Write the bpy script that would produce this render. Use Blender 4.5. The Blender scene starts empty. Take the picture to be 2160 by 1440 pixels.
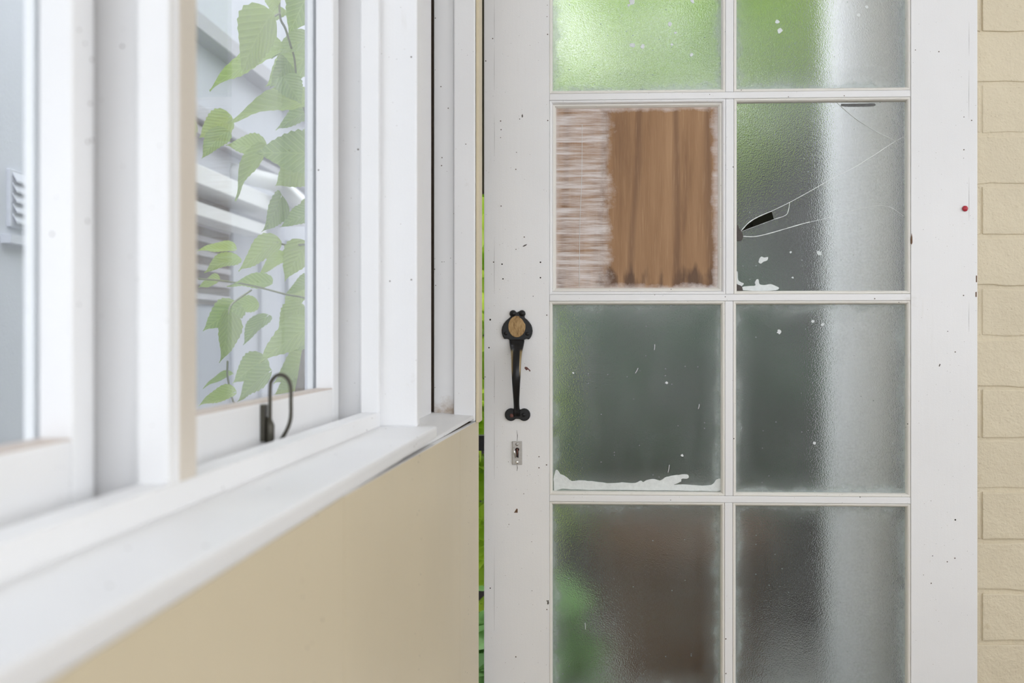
import bpy, bmesh, math, random
from math import sin, cos, tan, atan, radians, pi, sqrt, acos
from mathutils import Vector, Matrix

random.seed(7)
SC = bpy.context.scene
COL = SC.collection

# ------------------------------------------------------------------ camera
F_PX = 2300.0                       # focal length in pixels of the 2160x1440 frame
HORIZON = 712.0
CAM_Z = 1.20
YAW = atan(108.0 / F_PX)            # camera turned a little to the left of the door's normal
DOOR_Y = 1.886                      # face of the door
cam_d = bpy.data.cameras.new('camera')
cam = bpy.data.objects.new('camera', cam_d)
COL.objects.link(cam)
SC.camera = cam
cam.location = (0, 0, CAM_Z)
cam.rotation_euler = (pi / 2, 0, YAW)
cam_d.sensor_width = 36.0
cam_d.lens = 36.0 * F_PX / 2160.0
cam_d.shift_y = (HORIZON - 720.0) / 2160.0
cam_d.clip_start = 0.01
cam_d.dof.use_dof = True
cam_d.dof.focus_distance = 1.885
cam_d.dof.aperture_fstop = 5.6

# ------------------------------------------------------------------ sky, exposure
world = bpy.data.worlds.new('overcast_sky')
SC.world = world
world.use_nodes = True
wn = world.node_tree.nodes
wl = world.node_tree.links
bg = wn['Background']
bg.inputs[0].default_value = (0.935, 0.958, 1.0, 1)
bg.inputs[1].default_value = 1.0
SC.view_settings.view_transform = 'Standard'
SC.view_settings.look = 'None'
SC.view_settings.gamma = 1.0
SC.view_settings.use_curve_mapping = False
SC.view_settings.exposure = 1.66
SC.cycles.max_bounces = 12
SC.cycles.diffuse_bounces = 6
SC.cycles.transmission_bounces = 10
SC.cycles.transparent_max_bounces = 12
SC.cycles.sample_clamp_indirect = 6.0


# ------------------------------------------------------------------ space helpers
def ray(px, py):
    a = (px - 1080.0) / F_PX
    b = -(py - HORIZON) / F_PX
    return Vector((a * cos(YAW) - sin(YAW), a * sin(YAW) + cos(YAW), b))


def on_y(px, py, y):
    r = ray(px, py)
    k = y / r.y
    return Vector((r.x * k, y, CAM_Z + r.z * k))


def at_depth(px, py, d):
    r = ray(px, py)
    return Vector((r.x * d, r.y * d, CAM_Z + r.z * d))


def DX(px, y=DOOR_Y):
    return on_y(px, HORIZON, y).x


def DZ(py, px=1160, y=DOOR_Y):
    return on_y(px, py, y).z


WA = atan(175.0 / F_PX) - YAW       # the window wall is 1.7 degrees out of square with the door
WU = Vector((sin(WA), cos(WA), 0))
WV = Vector((-cos(WA), sin(WA), 0))


def W(X, s, z):
    """point at distance X to the left of the camera line, s along the window wall, z up"""
    p = WU * s + WV * X
    return Vector((p.x, p.y, z))


def wall_s(px, X):
    return X / tan(atan(175.0 / F_PX) - atan((px - 1080.0) / F_PX))


# ------------------------------------------------------------------ materials
def new_mat(name):
    m = bpy.data.materials.new(name)
    m.use_nodes = True
    nt = m.node_tree
    nt.nodes.clear()
    out = nt.nodes.new('ShaderNodeOutputMaterial')
    return m, nt, out


def N(nt, typ, **kw):
    n = nt.nodes.new(typ)
    for k, v in kw.items():
        if k.startswith('i_'):
            key = k[2:].replace('_', ' ')
            n.inputs[key].default_value = v
        else:
            setattr(n, k, v)
    return n


def L(nt, a, b):
    nt.links.new(a, b)


def coords(nt, scale=(1, 1, 1), space='Object'):
    tc = N(nt, 'ShaderNodeTexCoord')
    mp = N(nt, 'ShaderNodeMapping')
    mp.inputs['Scale'].default_value = scale
    if space == 'World':
        g = N(nt, 'ShaderNodeNewGeometry')
        L(nt, g.outputs['Position'], mp.inputs['Vector'])
    else:
        L(nt, tc.outputs[space], mp.inputs['Vector'])
    return mp.outputs['Vector']


def noise(nt, vec, scale, detail=3, rough=0.55):
    n = N(nt, 'ShaderNodeTexNoise')
    n.inputs['Scale'].default_value = scale
    n.inputs['Detail'].default_value = detail
    n.inputs['Roughness'].default_value = rough
    L(nt, vec, n.inputs['Vector'])
    return n.outputs['Fac']


def ramp(nt, fac, stops):
    r = N(nt, 'ShaderNodeValToRGB')
    e = r.color_ramp.elements
    while len(e) > 1:
        e.remove(e[-1])
    for i, (p, c) in enumerate(stops):
        if i == 0:
            e[0].position = p
            k = e[0]
        else:
            k = e.new(p)
        k.color = (c[0], c[1], c[2], 1) if isinstance(c, (tuple, list)) else (c, c, c, 1)
    L(nt, fac, r.inputs['Fac'])
    return r.outputs['Color']


def mixc(nt, fac, a, b, blend='MIX'):
    m = N(nt, 'ShaderNodeMix', data_type='RGBA', blend_type=blend)
    for sock, v in ((m.inputs['Factor'], fac), (m.inputs[6], a), (m.inputs[7], b)):
        if hasattr(v, 'is_linked'):
            L(nt, v, sock)
        elif isinstance(v, (tuple, list)):
            sock.default_value = (v[0], v[1], v[2], 1)
        else:
            sock.default_value = v
    return m.outputs[2]


def math_n(nt, op, a, b=0.0, clamp=False):
    m = N(nt, 'ShaderNodeMath', operation=op)
    m.use_clamp = clamp
    for i, v in enumerate((a, b)):
        if hasattr(v, 'is_linked'):
            L(nt, v, m.inputs[i])
        else:
            m.inputs[i].default_value = v
    return m.outputs[0]


def bump(nt, height, strength, dist=0.001):
    b = N(nt, 'ShaderNodeBump')
    b.inputs['Strength'].default_value = strength
    b.inputs['Distance'].default_value = dist
    L(nt, height, b.inputs['Height'])
    return b.outputs['Normal']


def specks(nt, vec, scale, size, keep):
    """sparse small dots: 1 inside a dot"""
    v = N(nt, 'ShaderNodeTexVoronoi')
    v.inputs['Scale'].default_value = scale
    L(nt, vec, v.inputs['Vector'])
    near = math_n(nt, 'LESS_THAN', v.outputs['Distance'], size)
    sep = N(nt, 'ShaderNodeSeparateColor')
    L(nt, v.outputs['Color'], sep.inputs[0])
    pick = math_n(nt, 'GREATER_THAN', sep.outputs[0], keep)
    return math_n(nt, 'MULTIPLY', near, pick)


def principled(nt, out, **kw):
    p = N(nt, 'ShaderNodeBsdfPrincipled')
    for k, v in kw.items():
        key = k.replace('_', ' ')
        if hasattr(v, 'is_linked'):
            L(nt, v, p.inputs[key])
        elif isinstance(v, (tuple, list)):
            p.inputs[key].default_value = (v[0], v[1], v[2], 1)
        else:
            p.inputs[key].default_value = v
    if out is not None:
        L(nt, p.outputs[0], out.inputs[0])
    return p


def paint(name, base, grime=(0.45, 0.38, 0.28), grime_amt=0.35, speck=0.82, axis='z', rough=0.42, bump_s=0.35):
    m, nt, out = new_mat(name)
    st = {'z': (1, 1, 0.06), 'x': (0.06, 1, 1), 'y': (1, 0.06, 1)}[axis]
    v = coords(nt, (1, 1, 1), 'World')
    vs = coords(nt, st, 'World')
    cloud = noise(nt, v, 3.0, 4)
    streak = noise(nt, vs, 120, 4)
    c = mixc(nt, ramp(nt, cloud, [(0.40, 0.0), (0.75, 1.0)]), base, [base[i] * 0.94 for i in range(3)])
    g = math_n(nt, 'MULTIPLY', ramp(nt, streak, [(0.62, 0.0), (0.82, 1.0)]), grime_amt)
    patch = ramp(nt, noise(nt, v, 9, 5), [(0.55, 0.0), (0.75, 1.0)])
    g = math_n(nt, 'MULTIPLY', g, patch)
    c = mixc(nt, g, c, grime)
    wear = math_n(nt, 'MULTIPLY', ramp(nt, noise(nt, v, 16, 6, 0.7), [(0.66, 0.0), (0.80, 1.0)]), grime_amt * 0.6)
    c = mixc(nt, wear, c, grime)
    if speck < 1:
        d = specks(nt, v, 75, 0.085, speck)
        c = mixc(nt, d, c, (0.10, 0.08, 0.06))
        d2 = specks(nt, v, 210, 0.10, speck + 0.06)
        c = mixc(nt, math_n(nt, 'MULTIPLY', d2, 0.7), c, (0.16, 0.13, 0.10))
    h = math_n(nt, 'ADD', math_n(nt, 'MULTIPLY', streak, 0.7), math_n(nt, 'MULTIPLY', noise(nt, v, 420, 2), 0.5))
    principled(nt, out, Base_Color=c, Roughness=rough, Normal=bump(nt, h, bump_s, 0.0006))
    return m


def simple(name, base, rough=0.5, metal=0.0, var=0.12, scale=40, bump_s=0.15):
    m, nt, out = new_mat(name)
    v = coords(nt)
    n = noise(nt, v, scale, 4)
    c = mixc(nt, n, [b * (1 - var) for b in base], [min(1, b * (1 + var)) for b in base])
    principled(nt, out, Base_Color=c, Roughness=rough, Metallic=metal, Normal=bump(nt, n, bump_s, 0.001))
    return m


M_WHITE = paint('white_door_paint', (0.80, 0.805, 0.815), speck=0.84)
M_WHITE_X = paint('white_muntin_paint', (0.80, 0.805, 0.815), speck=0.80, axis='x', grime_amt=0.5)
M_BEAD = paint('cream_white_bead_paint', (0.76, 0.745, 0.70), speck=0.82, grime_amt=0.55)
M_FRAME = paint('white_window_paint', (0.80, 0.805, 0.815), speck=0.86, grime_amt=0.6)
M_SASH = paint('white_sash_paint', (0.80, 0.805, 0.815), grime=(0.55, 0.42, 0.30), speck=0.9, grime_amt=0.5)
M_SILL = paint('white_sill_paint', (0.80, 0.805, 0.815), speck=0.90, grime_amt=0.25, axis='y')
M_BEIGE = paint('beige_board_paint', (0.66, 0.575, 0.41), grime=(0.36, 0.27, 0.16), speck=0.9, grime_amt=0.4, bump_s=0.5)
M_CEIL = paint('white_ceiling_paint', (0.84, 0.83, 0.81), speck=1.0, axis='x')
M_IRON = simple('black_iron', (0.018, 0.019, 0.020), 0.42, 0.55, 0.3, 300, 0.3)
M_DARK = simple('dark_hole_shade', (0.012, 0.010, 0.009), 0.9)  # near-black for painted shade in holes and slots, also a crack line
M_WOOD = simple('bare_brown_wood', (0.16, 0.12, 0.085), 0.8, 0, 0.25, 90, 0.4)
M_STEEL = simple('dull_steel', (0.42, 0.41, 0.40), 0.38, 0.8, 0.15, 250)
M_BRIGHT = simple('bright_steel', (0.75, 0.74, 0.72), 0.25, 1.0)
M_RUST = simple('rusty_screw', (0.16, 0.07, 0.06), 0.6, 0.3, 0.3, 400)
M_RED = simple('red_plastic', (0.42, 0.02, 0.04), 0.35)
M_BRONZE = simple('aged_bronze_wire', (0.075, 0.070, 0.055), 0.45, 0.6, 0.3, 300)
M_PUTTY = simple('pale_putty', (0.70, 0.74, 0.74), 0.55, 0.0, 0.16, 130, 1.0)
M_OLDPUTTY = simple('dark_old_putty', (0.085, 0.075, 0.068), 0.85, 0.0, 0.35, 250, 0.8)


def stained_jamb():
    m, nt, out = new_mat('stained_jamb_paint')
    v = coords(nt, (1, 1, 1), 'World')
    g = N(nt, 'ShaderNodeNewGeometry')
    sp = N(nt, 'ShaderNodeSeparateXYZ')
    L(nt, g.outputs['Position'], sp.inputs[0])
    low = N(nt, 'ShaderNodeMapRange')
    low.inputs['From Min'].default_value = 1.125
    low.inputs['From Max'].default_value = 1.078
    L(nt, sp.outputs['Z'], low.inputs['Value'])
    n = noise(nt, v, 45, 6, 0.7)
    st = ramp(nt, math_n(nt, 'MULTIPLY', low.outputs[0], n), [(0.26, 0.0), (0.62, 0.8)])
    streak = noise(nt, coords(nt, (1, 1, 0.05), 'World'), 130, 4)
    c = mixc(nt, ramp(nt, streak, [(0.60, 0.0), (0.78, 0.35)]), (0.80, 0.805, 0.815), (0.42, 0.40, 0.38))
    c = mixc(nt, st, c, (0.33, 0.22, 0.12))
    mould = math_n(nt, 'MULTIPLY', specks(nt, v, 190, 0.16, 0.62), ramp(nt, noise(nt, v, 7, 3), [(0.56, 0.0), (0.62, 1.0)]))
    c = mixc(nt, mould, c, (0.06, 0.055, 0.05))
    d = specks(nt, v, 95, 0.10, 0.72)
    c = mixc(nt, d, c, (0.12, 0.10, 0.08))
    principled(nt, out, Base_Color=c, Roughness=0.45, Normal=bump(nt, streak, 0.3, 0.0006))
    return m


M_JAMB = stained_jamb()


def brick_paint():
    m, nt, out = new_mat('cream_brick_paint')
    v = coords(nt, (1, 1, 1), 'World')
    big = noise(nt, v, 5, 4)
    med = noise(nt, v, 38, 5, 0.65)
    fine = noise(nt, v, 260, 3)
    c = mixc(nt, ramp(nt, big, [(0.35, 0.0), (0.7, 1.0)]), (0.685, 0.61, 0.455), (0.62, 0.55, 0.41))
    c = mixc(nt, ramp(nt, med, [(0.64, 0.0), (0.80, 0.55)]), c, (0.46, 0.36, 0.20))
    d = specks(nt, v, 150, 0.13, 0.74)
    c = mixc(nt, math_n(nt, 'MULTIPLY', d, 0.45), c, (0.35, 0.27, 0.16))
    h = math_n(nt, 'ADD', math_n(nt, 'MULTIPLY', med, 1.4), math_n(nt, 'MULTIPLY', fine, 0.35))
    principled(nt, out, Base_Color=c, Roughness=0.62, Normal=bump(nt, h, 0.8, 0.003))
    return m


M_BRICK = brick_paint()


def frosted(name, tint=(0.97, 0.99, 0.98), dirt_amt=0.095, edges=True):
    m, nt, out = new_mat(name)
    v = coords(nt, (1, 1, 1), 'World')
    peb = N(nt, 'ShaderNodeTexNoise')
    peb.inputs['Scale'].default_value = 500
    peb.inputs['Detail'].default_value = 2
    L(nt, v, peb.inputs['Vector'])
    p = principled(nt, None, Base_Color=tint, Roughness=0.12, IOR=1.35, Transmission_Weight=1.0,
                   Normal=bump(nt, peb.outputs['Fac'], 0.5, 0.0009))
    # dusty film and water marks
    cl = noise(nt, v, 6, 5, 0.6)
    run = noise(nt, coords(nt, (1, 1, 0.12), 'World'), 26, 4)
    fine = noise(nt, v, 260, 2)
    film = math_n(nt, 'ADD', ramp(nt, cl, [(0.38, 0.25), (0.72, 1.0)]), ramp(nt, run, [(0.5, 0.0), (0.8, 0.5)]))
    film = math_n(nt, 'MULTIPLY', film, ramp(nt, fine, [(0.40, 0.35), (0.62, 1.0)]))
    film = math_n(nt, 'MULTIPLY', film, dirt_amt * 1.25)
    if edges:                      # whitish residue creeping in from the putty lines
        tc = N(nt, 'ShaderNodeTexCoord')
        sp = N(nt, 'ShaderNodeSeparateXYZ')
        L(nt, tc.outputs['Generated'], sp.inputs[0])
        gx = math_n(nt, 'SUBTRACT', 0.5, math_n(nt, 'ABSOLUTE', math_n(nt, 'SUBTRACT', sp.outputs['X'], 0.5)))
        gz = math_n(nt, 'SUBTRACT', 0.5, math_n(nt, 'ABSOLUTE', math_n(nt, 'SUBTRACT', sp.outputs['Z'], 0.5)))
        ed = math_n(nt, 'MINIMUM', gx, gz)
        ed = math_n(nt, 'ADD', ed, math_n(nt, 'MULTIPLY', math_n(nt, 'SUBTRACT', noise(nt, v, 24, 5, 0.65), 0.5), 0.16))
        film = math_n(nt, 'ADD', film, ramp(nt, ed, [(0.010, 0.36), (0.045, 0.08), (0.12, 0.0)]))
    dots = math_n(nt, 'MULTIPLY', specks(nt, v, 90, 0.09, 0.86), 0.6)
    film = math_n(nt, 'MAXIMUM', film, dots, True)
    df = N(nt, 'ShaderNodeBsdfDiffuse')
    df.inputs['Color'].default_value = (0.62, 0.67, 0.67, 1)
    tr = N(nt, 'ShaderNodeBsdfTranslucent')
    tr.inputs['Color'].default_value = (0.66, 0.72, 0.71, 1)
    dm = N(nt, 'ShaderNodeMixShader')
    dm.inputs[0].default_value = 0.45
    L(nt, df.outputs[0], dm.inputs[1])
    L(nt, tr.outputs[0], dm.inputs[2])
    mx = N(nt, 'ShaderNodeMixShader')
    L(nt, film, mx.inputs[0])
    L(nt, p.outputs[0], mx.inputs[1])
    L(nt, dm.outputs[0], mx.inputs[2])
    L(nt, mx.outputs[0], out.inputs[0])
    return m


M_FROST = frosted('pebbled_frosted_glass')
M_FROST2 = frosted('pebbled_frosted_glass_broken', edges=False)


def clear_glass():
    m, nt, out = new_mat('dusty_window_glass')
    v = coords(nt, (1, 1, 1), 'World')
    t = N(nt, 'ShaderNodeBsdfTransparent')
    t.inputs[0].default_value = (0.965, 0.972, 0.975, 1)
    gl = N(nt, 'ShaderNodeBsdfGlossy')
    gl.inputs['Roughness'].default_value = 0.02
    lw = N(nt, 'ShaderNodeLayerWeight')
    lw.inputs['Blend'].default_value = 0.5
    fr = math_n(nt, 'ADD', 0.03, math_n(nt, 'MULTIPLY', math_n(nt, 'POWER', lw.outputs['Facing'], 5.0), 0.75))
    mx = N(nt, 'ShaderNodeMixShader')
    L(nt, fr, mx.inputs[0])
    L(nt, t.outputs[0], mx.inputs[1])
    L(nt, gl.outputs[0], mx.inputs[2])
    d = N(nt, 'ShaderNodeBsdfTranslucent')
    d.inputs['Color'].default_value = (0.8, 0.83, 0.82, 1)
    film = ramp(nt, noise(nt, coords(nt, (1, 1, 0.2), 'World'), 8, 5), [(0.3, 0.05), (0.75, 0.13)])
    mx2 = N(nt, 'ShaderNodeMixShader')
    L(nt, film, mx2.inputs[0])
    L(nt, mx.outputs[0], mx2.inputs[1])
    L(nt, d.outputs[0], mx2.inputs[2])
    L(nt, mx2.outputs[0], out.inputs[0])
    return m


M_GLASS = clear_glass()


def crack_mat():
    m, nt, out = new_mat('fractured_glass_edge')
    n = noise(nt, coords(nt, (1, 1, 1), 'World'), 300, 2)
    principled(nt, out, Base_Color=mixc(nt, n, (0.70, 0.74, 0.74), (0.95, 0.97, 0.97)), Roughness=0.2)
    return m


M_CRACK = crack_mat()


def plywood():
    m, nt, out = new_mat('plywood_with_smeared_paint')
    tc = N(nt, 'ShaderNodeTexCoord')
    v = tc.outputs['Object']
    sp = N(nt, 'ShaderNodeSeparateXYZ')
    L(nt, v, sp.inputs[0])
    x, z = sp.outputs['X'], sp.outputs['Z']
    # grain
    mp = N(nt, 'ShaderNodeMapping')
    mp.inputs['Scale'].default_value = (1, 1, 0.10)
    L(nt, v, mp.inputs['Vector'])
    g1 = noise(nt, mp.outputs[0], 28, 5, 0.6)
    mp2 = N(nt, 'ShaderNodeMapping')
    mp2.inputs['Scale'].default_value = (1, 1, 0.04)
    L(nt, v, mp2.inputs['Vector'])
    g2 = noise(nt, mp2.outputs[0], 420, 3)
    wv = N(nt, 'ShaderNodeTexWave', wave_type='BANDS', bands_direction='X')
    wv.inputs['Scale'].default_value = 5
    wv.inputs['Distortion'].default_value = 6
    wv.inputs['Detail'].default_value = 3
    wv.inputs['Detail Scale'].default_value = 1.6
    L(nt, mp.outputs[0], wv.inputs['Vector'])
    c = ramp(nt, g1, [(0.30, (0.17, 0.082, 0.034)), (0.48, (0.29, 0.155, 0.068)), (0.70, (0.375, 0.215, 0.105))])
    c = mixc(nt, math_n(nt, 'MULTIPLY', ramp(nt, wv.outputs['Fac'], [(0.0, 1.0), (0.16, 0.0)]), 0.55), c, (0.13, 0.06, 0.026))
    c = mixc(nt, ramp(nt, g2, [(0.56, 0.0), (0.75, 0.45)]), c, (0.45, 0.28, 0.15))
    # dark water stains creeping up from the bottom edge
    stn = N(nt, 'ShaderNodeMapRange')
    stn.inputs['From Min'].default_value = -0.055
    stn.inputs['From Max'].default_value = -0.135
    L(nt, z, stn.inputs['Value'])
    mp3 = N(nt, 'ShaderNodeMapping')
    mp3.inputs['Scale'].default_value = (1, 1, 0.22)
    L(nt, v, mp3.inputs['Vector'])
    sn = noise(nt, mp3.outputs[0], 42, 4)
    sm = ramp(nt, math_n(nt, 'MULTIPLY', stn.outputs[0], sn), [(0.40, 0.0), (0.56, 0.8)])
    c = mixc(nt, sm, c, (0.075, 0.035, 0.016))
    # white paint dragged sideways over the left third
    mp4 = N(nt, 'ShaderNodeMapping')
    mp4.inputs['Scale'].default_value = (0.06, 1, 1)
    L(nt, v, mp4.inputs['Vector'])
    br = noise(nt, mp4.outputs[0], 150, 5, 0.7)
    br2 = noise(nt, v, 22, 5, 0.7)
    edge = math_n(nt, 'ADD', x, math_n(nt, 'MULTIPLY', math_n(nt, 'SUBTRACT', br2, 0.5), 0.085))
    edge = math_n(nt, 'ADD', edge, math_n(nt, 'MULTIPLY', math_n(nt, 'SUBTRACT', br, 0.5), 0.035))
    left = N(nt, 'ShaderNodeMapRange')
    left.inputs['From Min'].default_value = -0.040
    left.inputs['From Max'].default_value = -0.062
    L(nt, edge, left.inputs['Value'])
    cov = math_n(nt, 'MULTIPLY', left.outputs[0], ramp(nt, br, [(0.33, 0.12), (0.60, 0.9)]))
    # rubbed paint along the other edges
    ax = math_n(nt, 'ABSOLUTE', x)
    az = math_n(nt, 'ABSOLUTE', z)
    ex = N(nt, 'ShaderNodeMapRange')
    ex.inputs['From Min'].default_value = 0.128
    ex.inputs['From Max'].default_value = 0.138
    L(nt, math_n(nt, 'ADD', ax, math_n(nt, 'MULTIPLY', math_n(nt, 'SUBTRACT', br2, 0.5), 0.03)), ex.inputs['Value'])
    ez = N(nt, 'ShaderNodeMapRange')
    ez.inputs['From Min'].default_value = 0.148
    ez.inputs['From Max'].default_value = 0.157
    L(nt, math_n(nt, 'ADD', az, math_n(nt, 'MULTIPLY', math_n(nt, 'SUBTRACT', br2, 0.5), 0.03)), ez.inputs['Value'])
    em = math_n(nt, 'MULTIPLY', math_n(nt, 'MAXIMUM', ex.outputs[0], ez.outputs[0]), 0.8)
    cov = math_n(nt, 'MAXIMUM', cov, em, True)
    white = mixc(nt, ramp(nt, br, [(0.35, 0.0), (0.7, 1.0)]), (0.55, 0.44, 0.38), (0.76, 0.73, 0.73))
    c = mixc(nt, cov, c, white)
    h = math_n(nt, 'ADD', math_n(nt, 'MULTIPLY', cov, br), math_n(nt, 'MULTIPLY', g2, 0.4))
    principled(nt, out, Base_Color=c, Roughness=0.55, Normal=bump(nt, h, 0.5, 0.0012))
    return m


M_PLY = plywood()


def wood_plug():
    m, nt, out = new_mat('rough_pale_wood')
    v = coords(nt, (1, 1, 0.3))
    n = noise(nt, v, 260, 5, 0.7)
    c = ramp(nt, n, [(0.30, (0.12, 0.06, 0.02)), (0.48, (0.38, 0.24, 0.10)), (0.7, (0.52, 0.36, 0.18))])
    principled(nt, out, Base_Color=c, Roughness=0.7, Normal=bump(nt, n, 0.8, 0.002))
    return m


M_PLUG = wood_plug()


def grip_mat():
    m, nt, out = new_mat('black_iron_worn_to_brass')
    tc = N(nt, 'ShaderNodeTexCoord')
    sp = N(nt, 'ShaderNodeSeparateXYZ')
    L(nt, tc.outputs['Object'], sp.inputs[0])
    ax = math_n(nt, 'ABSOLUTE', sp.outputs['X'])
    r = N(nt, 'ShaderNodeMapRange')
    r.inputs['From Min'].default_value = 0.0052
    r.inputs['From Max'].default_value = 0.0066
    L(nt, ax, r.inputs['Value'])
    hi = N(nt, 'ShaderNodeMapRange')
    hi.inputs['From Min'].default_value = 0.002
    hi.inputs['From Max'].default_value = 0.014
    L(nt, sp.outputs['Z'], hi.inputs['Value'])
    top = N(nt, 'ShaderNodeMapRange')
    top.inputs['From Min'].default_value = 0.050
    top.inputs['From Max'].default_value = 0.045
    L(nt, sp.outputs['Z'], top.inputs['Value'])
    k = math_n(nt, 'MULTIPLY', math_n(nt, 'MULTIPLY', r.outputs[0], hi.outputs[0]), top.outputs[0])
    c = mixc(nt, math_n(nt, 'MULTIPLY', k, 0.85), (0.018, 0.018, 0.019), (0.34, 0.25, 0.12))
    principled(nt, out, Base_Color=c, Roughness=0.28, Metallic=0.6)
    return m


M_GRIP = grip_mat()


def leaf_mat(name, a, b, trans=0.5):
    m, nt, out = new_mat(name)
    oi = N(nt, 'ShaderNodeObjectInfo')
    tc = N(nt, 'ShaderNodeTexCoord')
    sp = N(nt, 'ShaderNodeSeparateXYZ')
    L(nt, tc.outputs['Object'], sp.inputs[0])
    # side veins: bands slanting away from the midrib
    q = math_n(nt, 'SUBTRACT', math_n(nt, 'MULTIPLY', sp.outputs['Y'], 1.0),
               math_n(nt, 'MULTIPLY', math_n(nt, 'ABSOLUTE', sp.outputs['X']), 0.9))
    w = math_n(nt, 'SINE', math_n(nt, 'MULTIPLY', q, 48.0))
    vein = ramp(nt, math_n(nt, 'MULTIPLY', math_n(nt, 'ADD', w, 1.0), 0.5), [(0.80, 0.0), (1.0, 1.0)])
    mid = math_n(nt, 'LESS_THAN', math_n(nt, 'ABSOLUTE', sp.outputs['X']), 0.012)
    vein = math_n(nt, 'MAXIMUM', vein, mid)
    c = mixc(nt, oi.outputs['Random'], a, b)
    c = mixc(nt, math_n(nt, 'MULTIPLY', vein, 0.30), c, [min(1, x * 1.5 + 0.08) for x in b])
    nrm = bump(nt, math_n(nt, 'MULTIPLY', math_n(nt, 'ADD', w, 1.0), 0.5), 0.35, 0.004)
    p = principled(nt, None, Base_Color=c, Roughness=0.38, Normal=nrm)
    t = N(nt, 'ShaderNodeBsdfTranslucent')
    L(nt, mixc(nt, 0.5, c, b), t.inputs['Color'])
    mx = N(nt, 'ShaderNodeMixShader')
    mx.inputs[0].default_value = trans
    L(nt, p.outputs[0], mx.inputs[1])
    L(nt, t.outputs[0], mx.inputs[2])
    L(nt, mx.outputs[0], out.inputs[0])
    return m


M_LEAF = leaf_mat('young_leaf_green', (0.20, 0.34, 0.07), (0.40, 0.53, 0.12))
M_LIME = leaf_mat('lime_foliage', (0.44, 0.66, 0.06), (0.58, 0.76, 0.09), 0.6)
M_BUSH = leaf_mat('mid_green_foliage', (0.032, 0.125, 0.045), (0.060, 0.18, 0.060), 0.35)
M_BUSHL = leaf_mat('fresh_green_foliage', (0.16, 0.36, 0.10), (0.26, 0.46, 0.15), 0.45)
M_BUSHD = leaf_mat('deep_green_foliage', (0.018, 0.045, 0.020), (0.03, 0.07, 0.03), 0.2)
M_PALETREE = leaf_mat('grey_green_foliage', (0.30, 0.36, 0.25), (0.42, 0.46, 0.34), 0.5)
M_STEM = simple('green_brown_stem', (0.17, 0.19, 0.08), 0.6)
M_BARK = simple('grey_brown_bark', (0.12, 0.09, 0.06), 0.9, 0, 0.3, 60, 0.8)


def stucco(name, base, sc=90, var=0.08):
    m, nt, out = new_mat(name)
    v = coords(nt, (1, 1, 1), 'World')
    n = noise(nt, v, sc, 4)
    big = noise(nt, v, 1.7, 4)
    c = mixc(nt, big, [b * (1 - var) for b in base], [b * (1 + var) for b in base])
    principled(nt, out, Base_Color=c, Roughness=0.85, Normal=bump(nt, n, 0.4, 0.003))
    return m


M_STUCCO = stucco('lavender_grey_stucco', (0.53, 0.55, 0.61))
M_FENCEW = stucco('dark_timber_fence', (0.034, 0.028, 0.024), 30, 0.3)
M_GREYWALL = stucco('grey_skyblock_render', (0.17, 0.165, 0.19))
M_GUTTER = simple('grey_gutter_metal', (0.30, 0.30, 0.33), 0.5)
M_TRIMW = simple('white_outdoor_paint', (0.78, 0.79, 0.80), 0.5, 0, 0.03)
M_SCREEN = simple('dark_insect_screen', (0.10, 0.085, 0.08), 0.8)
M_COLUMN = simple('white_column_paint', (0.90, 0.90, 0.93), 0.3, 0, 0.02)
M_TERRA = simple('terracotta', (0.13, 0.068, 0.034), 0.8, 0, 0.15, 12)
M_GROUND = stucco('grey_concrete', (0.60, 0.59, 0.57), 60, 0.2)
M_SOIL = simple('dark_soil', (0.03, 0.022, 0.016), 0.95)


def floor_mat():
    m, nt, out = new_mat('worn_timber_floor')
    v = coords(nt, (1, 0.08, 1), 'World')
    n = noise(nt, v, 60, 5)
    c = ramp(nt, n, [(0.3, (0.13, 0.09, 0.06)), (0.7, (0.21, 0.16, 0.11))])
    principled(nt, out, Base_Color=c, Roughness=0.5, Normal=bump(nt, n, 0.2, 0.001))
    return m


M_FLOOR = floor_mat()


# ------------------------------------------------------------------ object helpers
def world_loc(o):
    p = Vector(o.location)
    while o.parent:
        o = o.parent
        p = p + Vector(o.location)
    return p


def empty(name, loc, label=None, cat=None, kind=None, group=None, parent=None):
    o = bpy.data.objects.new(name, None)
    COL.objects.link(o)
    o.empty_display_size = 0.1
    o.location = Vector(loc) - (world_loc(parent) if parent else Vector((0, 0, 0)))
    o.parent = parent
    tag(o, label, cat, kind, group)
    return o


def tag(o, label=None, cat=None, kind=None, group=None):
    for k, v in (('label', label), ('category', cat), ('kind', kind), ('group', group)):
        if v:
            o[k] = v
    return o


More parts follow.
